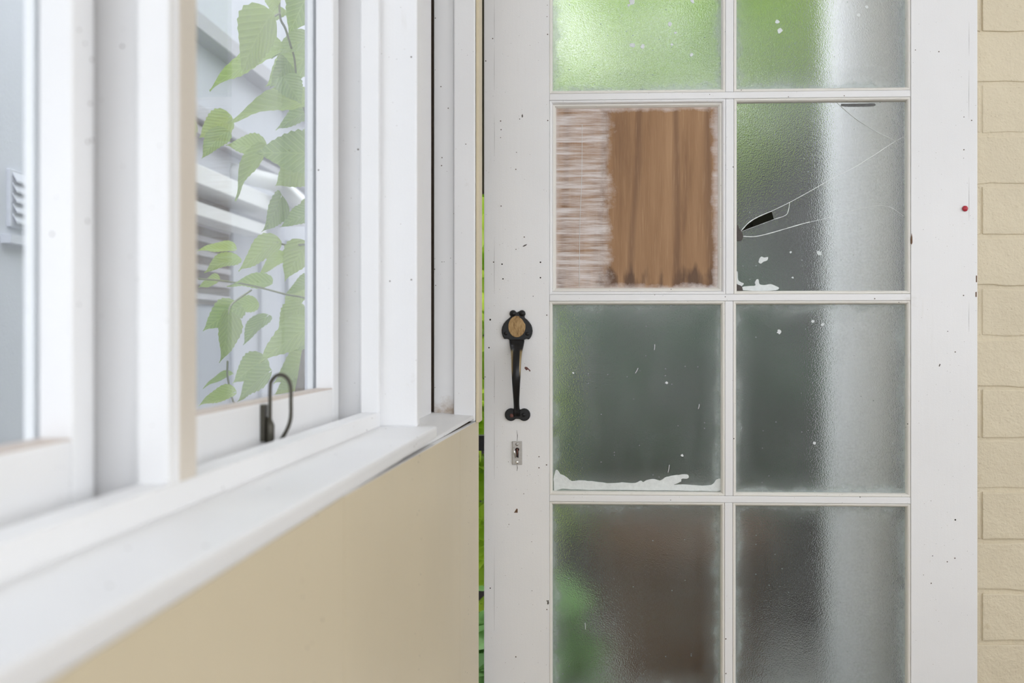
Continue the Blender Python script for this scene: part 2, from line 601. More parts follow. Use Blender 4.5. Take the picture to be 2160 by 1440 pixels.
def mesh_obj(name, verts, faces, mat, parent=None, smooth=False, bevel=0.0, label=None, cat=None, kind=None, group=None,
             origin=None, seg=2, recalc=True):
    """verts in world space; the object's origin goes to the middle of them"""
    vs = [Vector(v) for v in verts]
    if origin is None:
        lo = Vector([min(v[i] for v in vs) for i in range(3)])
        hi = Vector([max(v[i] for v in vs) for i in range(3)])
        origin = (lo + hi) / 2
    origin = Vector(origin)
    me = bpy.data.meshes.new(name)
    bm = bmesh.new()
    bv = [bm.verts.new(v - origin) for v in vs]
    for f in faces:
        try:
            bm.faces.new([bv[i] for i in f])
        except ValueError:
            pass
    if recalc:
        bmesh.ops.recalc_face_normals(bm, faces=bm.faces[:])
    if bevel > 0:
        bm.normal_update()
        es = [e for e in bm.edges if len(e.link_faces) == 2 and e.calc_face_angle(0) > 0.6]
        bmesh.ops.bevel(bm, geom=es, offset=bevel, segments=seg, affect='EDGES', profile=0.6)
    bm.to_mesh(me)
    bm.free()
    if smooth:
        for p in me.polygons:
            p.use_smooth = True
    me.materials.append(mat)
    o = bpy.data.objects.new(name, me)
    COL.objects.link(o)
    o.location = origin - (world_loc(parent) if parent else Vector((0, 0, 0)))
    o.parent = parent
    tag(o, label, cat, kind, group)
    return o


BOXF = [(0, 1, 3, 2), (4, 6, 7, 5), (0, 4, 5, 1), (2, 3, 7, 6), (0, 2, 6, 4), (1, 5, 7, 3)]


def box(name, x0, x1, y0, y1, z0, z1, mat, parent=None, bevel=0.0, **kw):
    v = [(x, y, z) for x in (x0, x1) for y in (y0, y1) for z in (z0, z1)]
    return mesh_obj(name, v, BOXF, mat, parent, bevel=bevel, **kw)


def wbox(name, X0, X1, s0, s1, z0, z1, mat, parent=None, bevel=0.0, **kw):
    v = [W(X, s, z) for X in (X0, X1) for s in (s0, s1) for z in (z0, z1)]
    return mesh_obj(name, v, BOXF, mat, parent, bevel=bevel, **kw)


def prism(name, outline, y_front, y_back, mat, parent=None, bevel=0.0, **kw):
    """outline in x,z; extruded along y"""
    n = len(outline)
    v = [(x, y_front, z) for x, z in outline] + [(x, y_back, z) for x, z in outline]
    f = [tuple(range(n)), tuple(range(2 * n - 1, n - 1, -1))]
    f += [(i, i + n, (i + 1) % n + n, (i + 1) % n) for i in range(n)]
    return mesh_obj(name, v, f, mat, parent, bevel=bevel, **kw)


def tube(name, pts, rad, mat, parent=None, n=8, **kw):
    pts = [Vector(p) for p in pts]
    rads = rad if isinstance(rad, (list, tuple)) else [rad] * len(pts)
    v, f = [], []
    up = Vector((0.31, 0.22, 0.92))
    for i, p in enumerate(pts):
        t = (pts[min(i + 1, len(pts) - 1)] - pts[max(i - 1, 0)]).normalized()
        a = t.cross(up)
        if a.length < 0.05:
            a = t.cross(Vector((1, 0, 0)))
        a.normalize()
        b = t.cross(a)
        for k in range(n):
            th = 2 * pi * k / n
            v.append(p + (a * cos(th) + b * sin(th)) * rads[i])
    for i in range(len(pts) - 1):
        for k in range(n):
            f.append((i * n + k, i * n + (k + 1) % n, (i + 1) * n + (k + 1) % n, (i + 1) * n + k))
    f.append(tuple(range(n)))
    f.append(tuple(range((len(pts) - 1) * n, len(pts) * n)))
    return mesh_obj(name, v, f, mat, parent, smooth=True, **kw)


def dome(name, c, r, h, mat, parent=None, n=16, rings=4, **kw):
    """low round head standing on the door face (towards -y)"""
    c = Vector(c)
    v, f = [], []
    for j in range(rings + 1):
        a = (pi / 2) * j / rings
        for k in range(n):
            th = 2 * pi * k / n
            v.append(c + Vector((cos(th) * r * cos(a), -h * sin(a), sin(th) * r * cos(a))))
    for j in range(rings):
        for k in range(n):
            f.append((j * n + k, j * n + (k + 1) % n, (j + 1) * n + (k + 1) % n, (j + 1) * n + k))
    f.append(tuple(range(n)))
    return mesh_obj(name, v, f, mat, parent, smooth=True, **kw)


def smooth_path(pts, per=6):
    """Catmull-Rom through 2-D or 3-D points"""
    P = [Vector(p) for p in pts]
    P = [P[0] * 2 - P[1]] + P + [P[-1] * 2 - P[-2]]
    out = []
    for i in range(1, len(P) - 2):
        for k in range(per):
            t = k / per
            a, b, c, d = P[i - 1], P[i], P[i + 1], P[i + 2]
            out.append(0.5 * ((2 * b) + (c - a) * t + (2 * a - 5 * b + 4 * c - d) * t * t + (3 * b - a - 3 * c + d) * t ** 3))
    out.append(P[-2])
    return out


# ================================================================== THE ROOM SHELL
floor = box('floor', -0.6, 2.6, -3.0, 1.99, -0.05, 0.0, M_FLOOR, kind='structure', label='worn timber porch floor')
ceiling = box('ceiling', -0.45, 2.6, -3.0, 2.05, 2.62, 2.70, M_CEIL, kind='structure', label='white painted porch ceiling')
wall_right = empty('wall_right', (2.5, 0.0, 0.0), 'cream painted right hand porch wall with a wide opening added to let in light', kind='structure')  # out of view; opening added and sized to brighten strip, boards and door
box('right_dado', 2.45, 2.58, -3.0, 1.99, 0.0, 1.05, M_BRICK, wall_right)
box('right_header', 2.45, 2.58, -3.0, 1.99, 2.45, 2.62, M_CEIL, wall_right)
box('right_pier', 2.45, 2.58, 1.7, 1.99, 1.05, 2.45, M_BRICK, wall_right)
wall_rear = empty('wall_rear', (1.0, -2.95, 0.0), 'rear porch wall with a wide opening added to let in light', kind='structure')  # behind the camera; opening added and sized for light on the door
box('rear_dado', -0.45, 2.45, -3.0, -2.9, 0.0, 0.9, M_BEIGE, wall_rear)
box('rear_header', -0.45, 2.45, -3.0, -2.9, 2.56, 2.62, M_CEIL, wall_rear)

# ------------------------------------------------------------------ window wall on the left
X_SASH, X_STOPB, X_STOPF, X_POST, X_SILL, X_BOARD = 0.3131, 0.2863, 0.2638, 0.2183, 0.1947, 0.1960
X_GLASS, X_OUT = 0.3365, 0.346
Z_SILL = CAM_Z - 0.1095
Z_SILLB = Z_SILL - 0.0145
Z_STOP = CAM_Z - 0.0917
Z_RAIL = CAM_Z - 0.061
Z_HEAD = 2.42
S_END = wall_s(1010, X_BOARD)

wall_left = empty('wall_left', W(0.28, 0.0, 0.0), 'window wall with beige painted boards below the sill', kind='structure')


def board_top(s):
    return min(CAM_Z - (0.1300 + 0.0160 * (s - 1.22)), Z_SILLB - 0.0003)


def board(s0, s1):
    v = []
    for X in (X_BOARD, X_BOARD + 0.0075):
        for s in (s0, s1):
            v += [W(X, s, 0.0), W(X, s, board_top(s))]
    mesh_obj('wall_board', v, BOXF, M_BEIGE, wall_left, bevel=0.0007)
    e = []
    for X in (X_BOARD + 0.0002, X_BOARD + 0.0073):
        for s in (s0, s1):
            e += [W(X, s, board_top(s) - 0.0015), W(X, s, board_top(s) + 0.0004)]
    if s1 > 1.2:
        mesh_obj('board_edge', e, BOXF, M_SILL, wall_left, bevel=0.0004)


bs = [-2.9, -2.1, -1.35, -0.62, 0.12, wall_s(727, X_BOARD), wall_s(971, X_BOARD), S_END]
for a, b in zip(bs[:-1], bs[1:]):
    board(a, b - 0.0011)
wbox('wall_core', X_BOARD + 0.0140, 0.345, -2.9, 1.795, 0.0, Z_SILLB - 0.014, M_WOOD, wall_left)
wbox('wall_header', 0.22, 0.345, -2.9, 1.84, Z_HEAD, 2.62, M_FRAME, wall_left)
wbox('outer_cladding', 0.345, 0.365, -2.9, 1.84, 0.0, Z_SILLB - 0.01, M_STUCCO, wall_left)
wbox('outer_cladding', 0.345, 0.365, -2.9, 1.84, Z_HEAD, 2.62, M_STUCCO, wall_left)
wbox('outer_cladding', 0.345, 0.365, 1.352, 1.84, Z_SILLB - 0.01, Z_HEAD, M_STUCCO, wall_left)
wbox('solid_end', 0.22, 0.345, -2.9, -2.85, Z_SILL, Z_HEAD, M_FRAME, wall_left)
# narrow closing panel beyond the window post, jamb boards at the far corner
wbox('closing_board', 0.268, 0.286, 1.352, 1.775, Z_SILLB - 0.004, Z_HEAD, M_FRAME, wall_left, bevel=0.001)
wbox('jamb_core', 0.202, 0.345, 1.806, 1.84, Z_SILLB - 0.02, 2.62, M_WOOD, wall_left)
wbox('jamb_board', 0.2325, 0.2660, 1.790, 1.806, 1.066, 2.62, M_JAMB, wall_left, bevel=0.0015)
wbox('jamb_board', 0.1965, 0.2318, 1.782, 1.806, 1.062, 2.62, M_FRAME, wall_left, bevel=0.0025)
wbox('jamb_edge', 0.1905, 0.1960, 1.790, 1.8380, 1.060, 2.62, M_BEIGE, wall_left, bevel=0.001)

# ledge below the loose sill board, dipping towards the room
ledge = mesh_obj('trim_3', [W(X + k * (s - 1.806), s, z + dz) for X, z, k in ((0.1985, CAM_Z - 0.1280, -0.014), (0.300, CAM_Z - 0.1215, 0.0))
                            for s in (1.20, 1.806) for dz in (-0.0055, 0.0)], BOXF, M_SILL, bevel=0.001,
                 kind='structure', label='bare white ledge in the corner beside the door')

trim_1 = wbox('trim_1', X_SILL, 0.345, -2.9, 1.338, Z_SILLB, Z_SILL, M_SILL, bevel=0.003, kind='structure',
              label='long white window sill board')
trim_2 = wbox('trim_2', X_STOPF, X_STOPB, -2.85, 1.3305, Z_SILL - 0.0005, Z_STOP, M_FRAME, bevel=0.0018,
              kind='structure', label='white stop bead lying along the window sill')
# far post with its upright stop
trim_4 = empty('trim_4', W(0.25, 1.34, Z_SILL), 'white post at the far end of the windows', kind='structure')
wbox('post_board', X_POST, 0.345, 1.3300, 1.3520, Z_SILL - 0.0005, Z_HEAD, M_FRAME, trim_4, bevel=0.0025)
wbox('stop_bead', X_STOPF, X_STOPB, 1.3170, 1.3303, Z_STOP - 0.0005, Z_HEAD, M_FRAME, trim_4, bevel=0.0015)
# mullions
for i, s in enumerate((0.676, -0.03, -0.74, -1.45, -2.16)):
    t = empty('trim_%d' % (5 + i), W(0.28, s, Z_SILL), 'white mullion post between two window sashes', kind='structure',
              group='window mullions')
    wbox('post_board', X_STOPF + 0.0006, 0.345, s, s + 0.0300, Z_SILL - 0.0005, Z_HEAD, M_FRAME, t, bevel=0.0025)
    wbox('stop_bead', X_STOPF + 0.002, X_STOPB, s - 0.012, s + 0.0003, Z_STOP - 0.0005, Z_HEAD, M_FRAME, t, bevel=0.0015)


M_WORN = paint('worn_tan_paint', (0.64, 0.585, 0.51), grime=(0.42, 0.32, 0.24), speck=0.9, grime_amt=0.6)
M_RAIL = paint('weathered_rail_paint', (0.56, 0.48, 0.42), grime=(0.48, 0.30, 0.18), speck=0.86, grime_amt=1.0, axis='y')
for nm, s0_, s1_ in (('trim_10', 1.3175, 1.330), ('trim_11', 0.6627, 0.676), ('trim_12', -0.050, -0.03)):
    wbox(nm, X_SASH + 0.0130, 0.345, s0_ - 0.002, s1_ + 0.001, Z_SILL + 0.0003, Z_HEAD, M_WOOD, kind='structure', label='brown wooden channel strip beside a sash')
for i, s in enumerate((0.676, -0.03, -0.74, -1.45, -2.16)):
    wbox('worn_face', X_STOPF - 0.0006, X_STOPF + 0.0010, s + 0.0015, s + 0.0285, Z_STOP, Z_HEAD, M_WORN, bpy.data.objects['trim_%d' % (5 + i)], bevel=0.0004)


# ------------------------------------------------------------------ sashes
def sash(name, s0, s1, label):
    r = empty(name, W(0.33, (s0 + s1) / 2, Z_SILL), label, kind='structure')
    zt = Z_HEAD - 0.004
    for a, b in ((s0, s0 + 0.029), (s1 - 0.029, s1)):
        wbox('stile', X_SASH, X_GLASS - 0.0015, a, b, Z_SILL + 0.0005, zt, M_SASH, r, bevel=0.0025)
        wbox('outer_stile', X_GLASS + 0.0025, X_OUT, a + (0.004 if a > s0 + .1 else 0), b - (0.004 if a < s0 + .1 else 0), Z_SILL + 0.0005, zt, M_TRIMW, r,
             bevel=0.001)
    wbox('bottom_rail', X_SASH + 0.0004, X_GLASS - 0.0015, s0 + 0.029, s1 - 0.029, Z_SILL + 0.0005, Z_RAIL, M_SASH, r, bevel=0.003)
    wbox('rail_top', X_SASH + 0.0012, X_GLASS - 0.002, s0 + 0.0295, s1 - 0.0295, Z_RAIL - 0.002, Z_RAIL + 0.0006, M_RAIL, r, bevel=0.0005)
    wbox('outer_rail', X_GLASS + 0.0025, X_OUT, s0 + 0.029, s1 - 0.029, Z_SILL + 0.0005, Z_RAIL - 0.004, M_TRIMW, r, bevel=0.001)
    wbox('top_rail', X_SASH + 0.0004, X_OUT, s0 + 0.029, s1 - 0.029, zt - 0.05, zt, M_SASH, r, bevel=0.003)
    wbox('glass_pane', X_GLASS - 0.0010, X_GLASS + 0.0015, s0 + 0.024, s1 - 0.024, Z_RAIL - 0.006, zt - 0.045, M_GLASS, r)
    return r


window_1 = sash('window_1', 0.716, 1.3175, 'far sliding sash with a wire loop pull')
window_2 = sash('window_2', 0.012, 0.6627, 'near sliding sash beyond the mullion')
window_4 = sash('window_4', -1.41, -0.760, 'second sliding sash behind the viewpoint')
window_5 = sash('window_5', -2.12, -1.470, 'third sliding sash behind the viewpoint')
window_6 = sash('window_6', -2.83, -2.180, 'last sliding sash behind the viewpoint')
window_3 = sash('window_3', -0.70, -0.050, 'sliding sash behind the viewpoint')

# wire loop pull on the far sash
sp = wall_s(560, X_SASH)
pull = wbox('sash_pull', X_SASH - 0.0035, X_SASH + 0.001, sp - 0.016, sp - 0.003, Z_SILL + 0.012, Z_RAIL - 0.002, M_BRONZE, window_1, bevel=0.001)
zt = Z_RAIL
loop = [(0.007, -0.034), (0.007, 0.012), (0.009, 0.021), (0.015, 0.026), (0.022, 0.024), (0.0265, 0.016), (0.027, 0.0), (0.0265, -0.016),
        (0.022, -0.028), (0.013, -0.041), (0.006, -0.046), (0.003, -0.043)]
tube('wire_loop', smooth_path([W(X_SASH - a, sp - 0.008, zt + b) for a, b in loop], 5), 0.0019, M_BRONZE, pull, 8)
tube('hinge_knuckle', [W(X_SASH - 0.004, sp - 0.008, zt - 0.044), W(X_SASH - 0.0065, sp - 0.008, zt - 0.034), W(X_SASH - 0.0065, sp - 0.008, zt - 0.022), W(X_SASH - 0.005, sp - 0.008, zt - 0.014)],
     [0.0030, 0.0046, 0.0046, 0.0026], M_BRONZE, pull, 10)

# ================================================================== BRICK WALL WITH THE DOORWAY
wall_back = empty('wall_back', (1.3, DOOR_Y + 0.07, 0.0), 'cream painted brick wall beside the door', kind='structure')
BR_Y = DOOR_Y + 0.018
XR0 = DX(2058, BR_Y)
box('mortar_bed', XR0, 2.60, BR_Y + 0.0018, BR_Y + 0.11, 0.0, 2.62, M_BRICK, wall_back)
box('lintel', -0.20, XR0, BR_Y + 0.03, BR_Y + 0.11, 2.09, 2.62, M_BRICK, wall_back)
COURSE = 103.2 / F_PX * BR_Y * 1.017
z_joint = DZ(1033, 2100, BR_Y)
n0 = int(z_joint / COURSE) + 1
protos = {}


def brick_at(x0, x1, z0, z1, seed):
    rr = random.Random(seed)
    y0 = BR_Y - 0.0005 + rr.uniform(-0.0012, 0.0012)
    nx = 5
    v, f = [], []
    for j, zz in enumerate((z0, z1)):
        for k in range(nx + 1):
            x = x0 + (x1 - x0) * k / nx
            v.append((x, y0 + rr.uniform(-.0004, .0004), zz + rr.uniform(-0.0016, 0.0016)))
    m = len(v)
    v += [(p[0], BR_Y + 0.02, p[2]) for p in v[:m]]
    for k in range(nx):
        f.append((k, k + 1, nx + 2 + k, nx + 1 + k))
        f.append((k, m + k, m + k + 1, k + 1))
        f.append((nx + 1 + k, nx + 2 + k, m + nx + 2 + k, m + nx + 1 + k))
    f.append((0, nx + 1, m + nx + 1, m))
    f.append((nx, m + nx, m + 2 * nx + 1, 2 * nx + 1))
    mesh_obj('brick', v, f, M_BRICK, wall_back, bevel=0.0020, seg=2)


jx = DX(2070, BR_Y)
JW = 0.0065
for i in range(-n0, 40):
    z0 = z_joint + i * COURSE + JW / 2
    z1 = z_joint + (i + 1) * COURSE - JW / 2
    if z0 < 0.002 or z1 > 2.62:
        continue
    x = jx - (0.232 if i % 2 else 0.116 + 0.0)
    k = 0
    while x < 2.58:
        a, b = max(x + 0.0018, XR0 + 0.0005), min(x + 0.232 - 0.0018, 2.60)
        if b - a > 0.006:
            brick_at(a, b, z0, z1, i * 50 + k)
        x += 0.232
        k += 1

# ================================================================== THE DOOR
DT = 0.038                                  # thickness
Y0 = DOOR_Y
door = empty('door_1', (DX(1540), DOOR_Y + DT / 2, 0.012), 'white wooden door glazed with frosted panes and one plywood panel', kind='structure')
xl0, xl1 = DX(1021), DX(1158.6)
xr0, xr1 = DX(1921.5), DX(2062)
zb, ztop = 0.012, 2.075
# stiles: a lipping strip and the stile itself, with a hairline joint
xj = DX(1043)
xk = DX(2044)
box('stile', xl0, xl1, Y0, Y0 + DT, zb, ztop, M_WHITE, door, bevel=0.0012)
box('stile', xr0, xr1, Y0, Y0 + DT, zb, ztop, M_WHITE, door, bevel=0.0012)
for xx, lst in ((xj, ((0, 90), (95, 190), (240, 330), (500, 620), (760, 850), (870, 1010), (1150, 1330))), (xk, ((60, 130), (160, 260), (380, 470), (640, 700)))):
    for a, b in lst:
        za, zc = DZ(a, 1043), DZ(b, 1043)
        tube('paint_crack', [(xx, Y0 + 0.00005, za), (xx + random.uniform(-3e-4, 3e-4), Y0 - 0.00002, (za + zc) / 2), (xx, Y0 + 0.00005, zc)],
             [0.00008, 0.00020, 0.00008], M_OLDPUTTY, door, 5)
ROW = [(-226, -212), (197.5, 211.5), (621, 635), (1043.5, 1057.5), (1466, 1480)]
rows = [(DZ(b), DZ(a)) for a, b in ROW]      # (bottom z, top z) of each bar
xin0, xin1 = xl1 + 0.0003, xr0 - 0.0003
box('top_rail', xin0, xin1, Y0, Y0 + DT, rows[0][0], ztop, M_WHITE_X, door, bevel=0.0012)
box('bottom_rail', xin0, xin1, Y0, Y0 + DT, zb, zb + 0.21, M_WHITE_X, door, bevel=0.0012)
box('lock_rail', xin0, xin1, Y0, Y0 + DT, rows[4][0] - 0.12, rows[4][1], M_WHITE_X, door, bevel=0.0012)
box('bottom_panel', xin0, xin1, Y0 + 0.010, Y0 + DT - 0.010, zb + 0.21, rows[4][0] - 0.12, M_WHITE, door)
for k in (1, 2, 3):
    box('muntin', xin0, xin1, Y0 + 0.0004, Y0 + DT - 0.004, rows[k][0], rows[k][1], M_WHITE_X, door, bevel=0.0013)
xm0, xm1 = DX(1530.5), DX(1547.5)
for k in range(4):
    dxm = (0.0, 0.0004, -0.0008, -0.0014)[k]
    box('muntin', xm0 + dxm, xm1 + dxm, Y0 + 0.0009, Y0 + DT - 0.004, rows[k + 1][1] + 0.0002, rows[k][0] - 0.0002, M_WHITE, door, bevel=0.0013)

BEAD = [(0.0, 0.0016), (0.0008, 0.0012), (0.0026, 0.0013), (0.0042, 0.0026), (0.0052, 0.0048), (0.0057, 0.0085), (0.0057, 0.0150), (0.0, 0.0150)]


def mitred(name, x0, x1, z0, z1, prof, mat, parent, bulge=0.0):
    """four mitred pieces round a rectangle, prof = (inset, depth)"""
    n = len(prof)
    corners = lambda t: [(x0 + t, z0 + t), (x1 - t, z0 + t), (x1 - t, z1 - t), (x0 + t, z1 - t)]
    for s in range(4):
        v = []
        for t, d in prof:
            c = corners(t)
            a, b = c[s], c[(s + 1) % 4]
            v += [(a[0], Y0 + d, a[1]), (b[0], Y0 + d, b[1])]
        f = [(2 * i, 2 * i + 1, 2 * ((i + 1) % n) + 1, 2 * ((i + 1) % n)) for i in range(n)]
        f += [tuple(2 * i for i in range(n)), tuple(2 * i + 1 for i in range(n))]
        mesh_obj(name, v, f, mat, parent, smooth=False)


def pane_rect(c, k):
    dxm = (0.0, 0.0004, -0.0008, -0.0014)[k]
    x0, x1 = ((xl1, xm0 + dxm), (xm1 + dxm, xr0))[c]
    return x0 + 0.0004, x1 - 0.0004, rows[k + 1][1] + 0.0003, rows[k][0] - 0.0003


GY0, GY1 = Y0 + 0.0125, Y0 + 0.0155
for k in range(4):
    for c in range(2):
        x0, x1, z0, z1 = pane_rect(c, k)
        mitred('glazing_bead', x0, x1, z0, z1, BEAD, M_BEAD if (k, c) != (1, 0) else M_WHITE, door)
        if (k, c) == (1, 0):
            inner = [(0.0057, 0.0062), (0.0085, 0.0068), (0.0112, 0.0105), (0.0120, 0.0150), (0.0057, 0.0150)]
            mitred('paint_filled_bead', x0, x1, z0, z1, inner, M_PUTTY if False else M_BEAD, door)
            box('plywood_panel', x0 + 0.006, x1 - 0.006, GY0, GY0 + 0.006, z0 + 0.006, z1 - 0.006, M_PLY, door, label='bare brown plywood panel smeared with white paint')
        elif (k, c) == (1, 1):
            pass
        else:
            box('glass_pane', x0 + 0.004, x1 - 0.004, GY0, GY1, z0 + 0.004, z1 - 0.004, M_FROST, door)

# ------------------------------------------------------------------ the cracked pane, piece by piece
x0, x1, z0, z1 = pane_rect(1, 1)
x0 += 0.004; x1 -= 0.004; z0 += 0.004; z1 -= 0.004


def G(px, py):
    p = on_y(px, py, GY0)
    return (p.x, p.z)


def gpath(pts, per=5):
    return [(v[0], v[1]) for v in smooth_path([Vector((G(*p)[0], G(*p)[1], 0)) for p in pts], per)]


C1a = gpath([(1562, 488), (1580, 469), (1600, 457), (1628, 445)])
C1b = gpath([(1628, 445), (1665, 427), (1700, 408), (1755, 377), (1810, 348), (1890, 297)])
C1c = gpath([(1890, 297), (1914, 284)], 2)
C2 = gpath([(1562, 498), (1590, 499), (1620, 493), (1665, 480), (1700, 470), (1740, 461), (1780, 449), (1820, 439), (1850, 434), (1875, 436), (1893, 446), (1914, 462)])
C3 = gpath([(1763, 214), (1790, 238), (1815, 257), (1850, 278), (1890, 297)])
LOW = gpath([(1562, 489), (1580, 482), (1610, 471), (1634, 462)], 3)
SIDE = gpath([(1634, 462), (1655, 455), (1662, 447), (1666, 427)], 4)


def off(path, d):
    """shift a path sideways by d (in x,z)"""
    o = []
    for i, p in enumerate(path):
        a, b = path[max(i - 1, 0)], path[min(i + 1, len(path) - 1)]
        dx, dz = b[0] - a[0], b[1] - a[1]
        l = sqrt(dx * dx + dz * dz) or 1
        o.append((p[0] - dz / l * d, p[1] + dx / l * d))
    return o


e = 0.00022
up = off(C1a + C1b[1:], e)
dn = off(C1a + C1b[1:], -e)
n1 = len(C1a)
piece1 = [(x0, up[0][1] + 0.002)] + up + list(reversed(off(C3, -e)))[1:-1] + [(C3[0][0] - e, z1), (x0, z1)]
piece2 = off(C3, e)[1:-1] + [(C1c[0][0] + 0.0006, C1c[0][1] + 0.0008), (x1, off(C1c, e)[-1][1]), (x1, z1), (C3[0][0] + e, z1)]
mid_top = dn[n1 - 1:]
hole_edge = list(LOW)
# middle strip below the main crack, with the missing splinter cut out of its upper edge
C1i = [p for p in dn[n1:] if p[0] > G(1666, 0)[0]]
piece3 = [(x0, LOW[0][1] - 0.001)] + LOW[1:] + SIDE[1:-1] + C1i + [(x1, off(C1c, -e)[-1][1])] + [(x1, C2[-1][1] + e)] + list(reversed(off(C2, e)))[1:] + [(x0, C2[0][1] + e)]
piece4 = [(x0, C2[0][1] - e)] + off(C2, -e)[:-1] + [(x1, C2[-1][1] - e), (x1, z0), (x0, z0)]
splinter = [(G(1629, 446)[0], G(1629, 446)[1])] + [p for p in dn[n1:] if p[0] < G(1664, 0)[0]] + [(p[0] - .0003, p[1] + .0003) for p in reversed(SIDE)][:]
for nm, pc, dy in (('glass_shard', piece1, 0.0), ('glass_shard', piece2, 0.0003), ('glass_shard', piece3, 0.0006), ('glass_shard', piece4, 0.0),
                   ('glass_shard', splinter, 0.0008)):
    prism(nm, pc, GY0 + dy, GY1 + dy, M_FROST2, door)


def crack(path, r):
    n = len(path)
    rr = [r * (0.7 + 0.5 * random.random()) for _ in path]
    tube('crack_line', [(p[0], GY0 - 0.0001, p[1]) for p in path], rr, M_CRACK, door, 6)


crack(C1a, 0.00085)
crack(C1b, 0.00060)
crack(C1c, 0.00055)
crack(C2[:22], 0.00075)
crack(C2[21:], 0.00042)
crack(C3, 0.00035)
crack(SIDE, 0.00055)
crack(LOW, 0.00025)


# ------------------------------------------------------------------ putty, paint splashes, old glue on the glass
def blob(name, pts, y, th, mat, smooth_per=4, closed=True, parent=None, rough=0.0):
    path = [(v[0], v[1]) for v in smooth_path([Vector((G(*p)[0], G(*p)[1], 0)) for p in pts], smooth_per)]
    if rough:
        rr = random.Random(3)
        path = [(p[0] + rr.uniform(-rough, rough), p[1] + rr.uniform(-rough, rough)) for p in path]
    cx = sum(p[0] for p in path) / len(path)
    n = len(path)
    ins = []
    for i in range(n):
        a, b = path[i - 1], path[(i + 1) % n]
        dx, dz = b[0] - a[0], b[1] - a[1]
        l = sqrt(dx * dx + dz * dz) or 1
        ins.append((path[i][0] + dz / l * 0.0008, path[i][1] - dx / l * 0.0008))
    return prism(name, path, y - th, y + 0.001, mat, parent or door, bevel=min(0.0006, th * 0.4))


blob('putty', [(1169, 1035), (1168, 1010), (1171, 993), (1176, 991), (1182, 999), (1190, 1003), (1199, 1009), (1206, 1014), (1222, 1013), (1240, 1014), (1262, 1016), (1290, 1019),
               (1312, 1017), (1340, 1018), (1352, 1013), (1357, 1016), (1368, 1011), (1380, 1010), (1392, 1013), (1402, 1007), (1415, 1003), (1432, 1001), (1449, 1000), (1453, 1005), (1449, 1009),
               (1438, 1009), (1436, 1015), (1428, 1019), (1422, 1022), (1440, 1021), (1470, 1023), (1500, 1023), (1510, 1012), (1520, 1009), (1523, 1020), (1522, 1034), (1480, 1035), (1400, 1034), (1300, 1033), (1220, 1032), (1186, 1030)],
     GY0, 0.0016, M_PUTTY, 3, rough=0.0004)
blob('putty', [(1553, 598), (1554, 573), (1556, 575), (1557, 590), (1563, 595), (1569, 598), (1564, 604)], GY0, 0.001, M_PUTTY, 3)
blob('putty', [(1566, 612), (1566, 605), (1580, 603), (1593, 602), (1592, 596), (1596, 589), (1600, 590), (1602, 599), (1612, 601), (1625, 599), (1636, 603), (1643, 607), (1636, 612), (1600, 614)],
     GY0, 0.0014, M_PUTTY, 3)
blob('putty', [(1602, 545), (1606, 541), (1612, 543), (1620, 542), (1618, 549), (1610, 552), (1605, 556), (1600, 553)], GY0, 0.0005, M_PUTTY, 3)
blob('old_putty', [(1552, 476), (1556, 475), (1558, 481), (1563, 488), (1567, 496), (1566, 503), (1561, 508), (1552, 507)], GY0, 0.004, M_OLDPUTTY, 3)
blob('old_putty', [(1551, 614), (1551, 601), (1558, 601), (1564, 604), (1567, 613)], GY0, 0.003, M_OLDPUTTY, 3)
blob('old_putty', [(1776, 218), (1776, 223), (1800, 224), (1846, 223), (1846, 217)], GY1 + 0.002, 0.001, M_OLDPUTTY, 2)
for (px, py, r) in ((1334, 95, 7), (1356, 98, 6), (1413, 50, 7), (1425, 69, 4), (1459, 115, 6), (1418, 94, 4), (1333, 4, 8), (1326, 11, 4), (1461, 3, 6),
                    (1640, 46, 6), (1645, 65, 8), (1811, 32, 5), (1828, 15, 5), (1728, 534, 7), (1668, 532, 3),
                    (1406, 807, 4), (1714, 678, 5), (1735, 684, 5), (1643, 700, 6), (1718, 934, 5), (1439, 960, 4), (1209, 786, 3), (1672, 585, 3)):
    rr = random.Random(px)
    pts = []
    m = 9
    for i in range(m):
        a = -2 * pi * i / m
        q = r * rr.uniform(0.45, 0.9)
        pts.append((px + q * cos(a), py + q * sin(a)))
    blob('paint_splash', pts, GY0, 0.0003, M_PUTTY, 2)
# yellowish brush bristle and chips stuck to the lower panes
for (a, b) in (((1234, 1313), (1235, 1327)), ((1340, 787), (1346, 776)), ((1412, 980), (1409, 996)), ((1381, 726), (1380, 738)), ((1475, 852), (1473, 862))):
    pa, pb = G(*a), G(*b)
    tube('stuck_bristle', [(pa[0], GY0 - 0.0003, pa[1]), ((pa[0] + pb[0]) / 2 + .0004, GY0 - 0.0005, (pa[1] + pb[1]) / 2), (pb[0], GY0 - 0.0003, pb[1])], 0.0006,
         M_PUTTY, door, 6)


pa = [G(1228, 262), G(1227, 380), G(1223, 480), G(1222, 604)]
tube('stuck_hair', smooth_path([(a, GY0 - 0.0002, b) for a, b in pa], 5), 0.00035, M_PUTTY, door, 5)


# ------------------------------------------------------------------ handle
def cp(pts, ox, oy, k):
    return [(DX(ox + a / k), DZ(oy + b / k, 1090)) for a, b in pts]


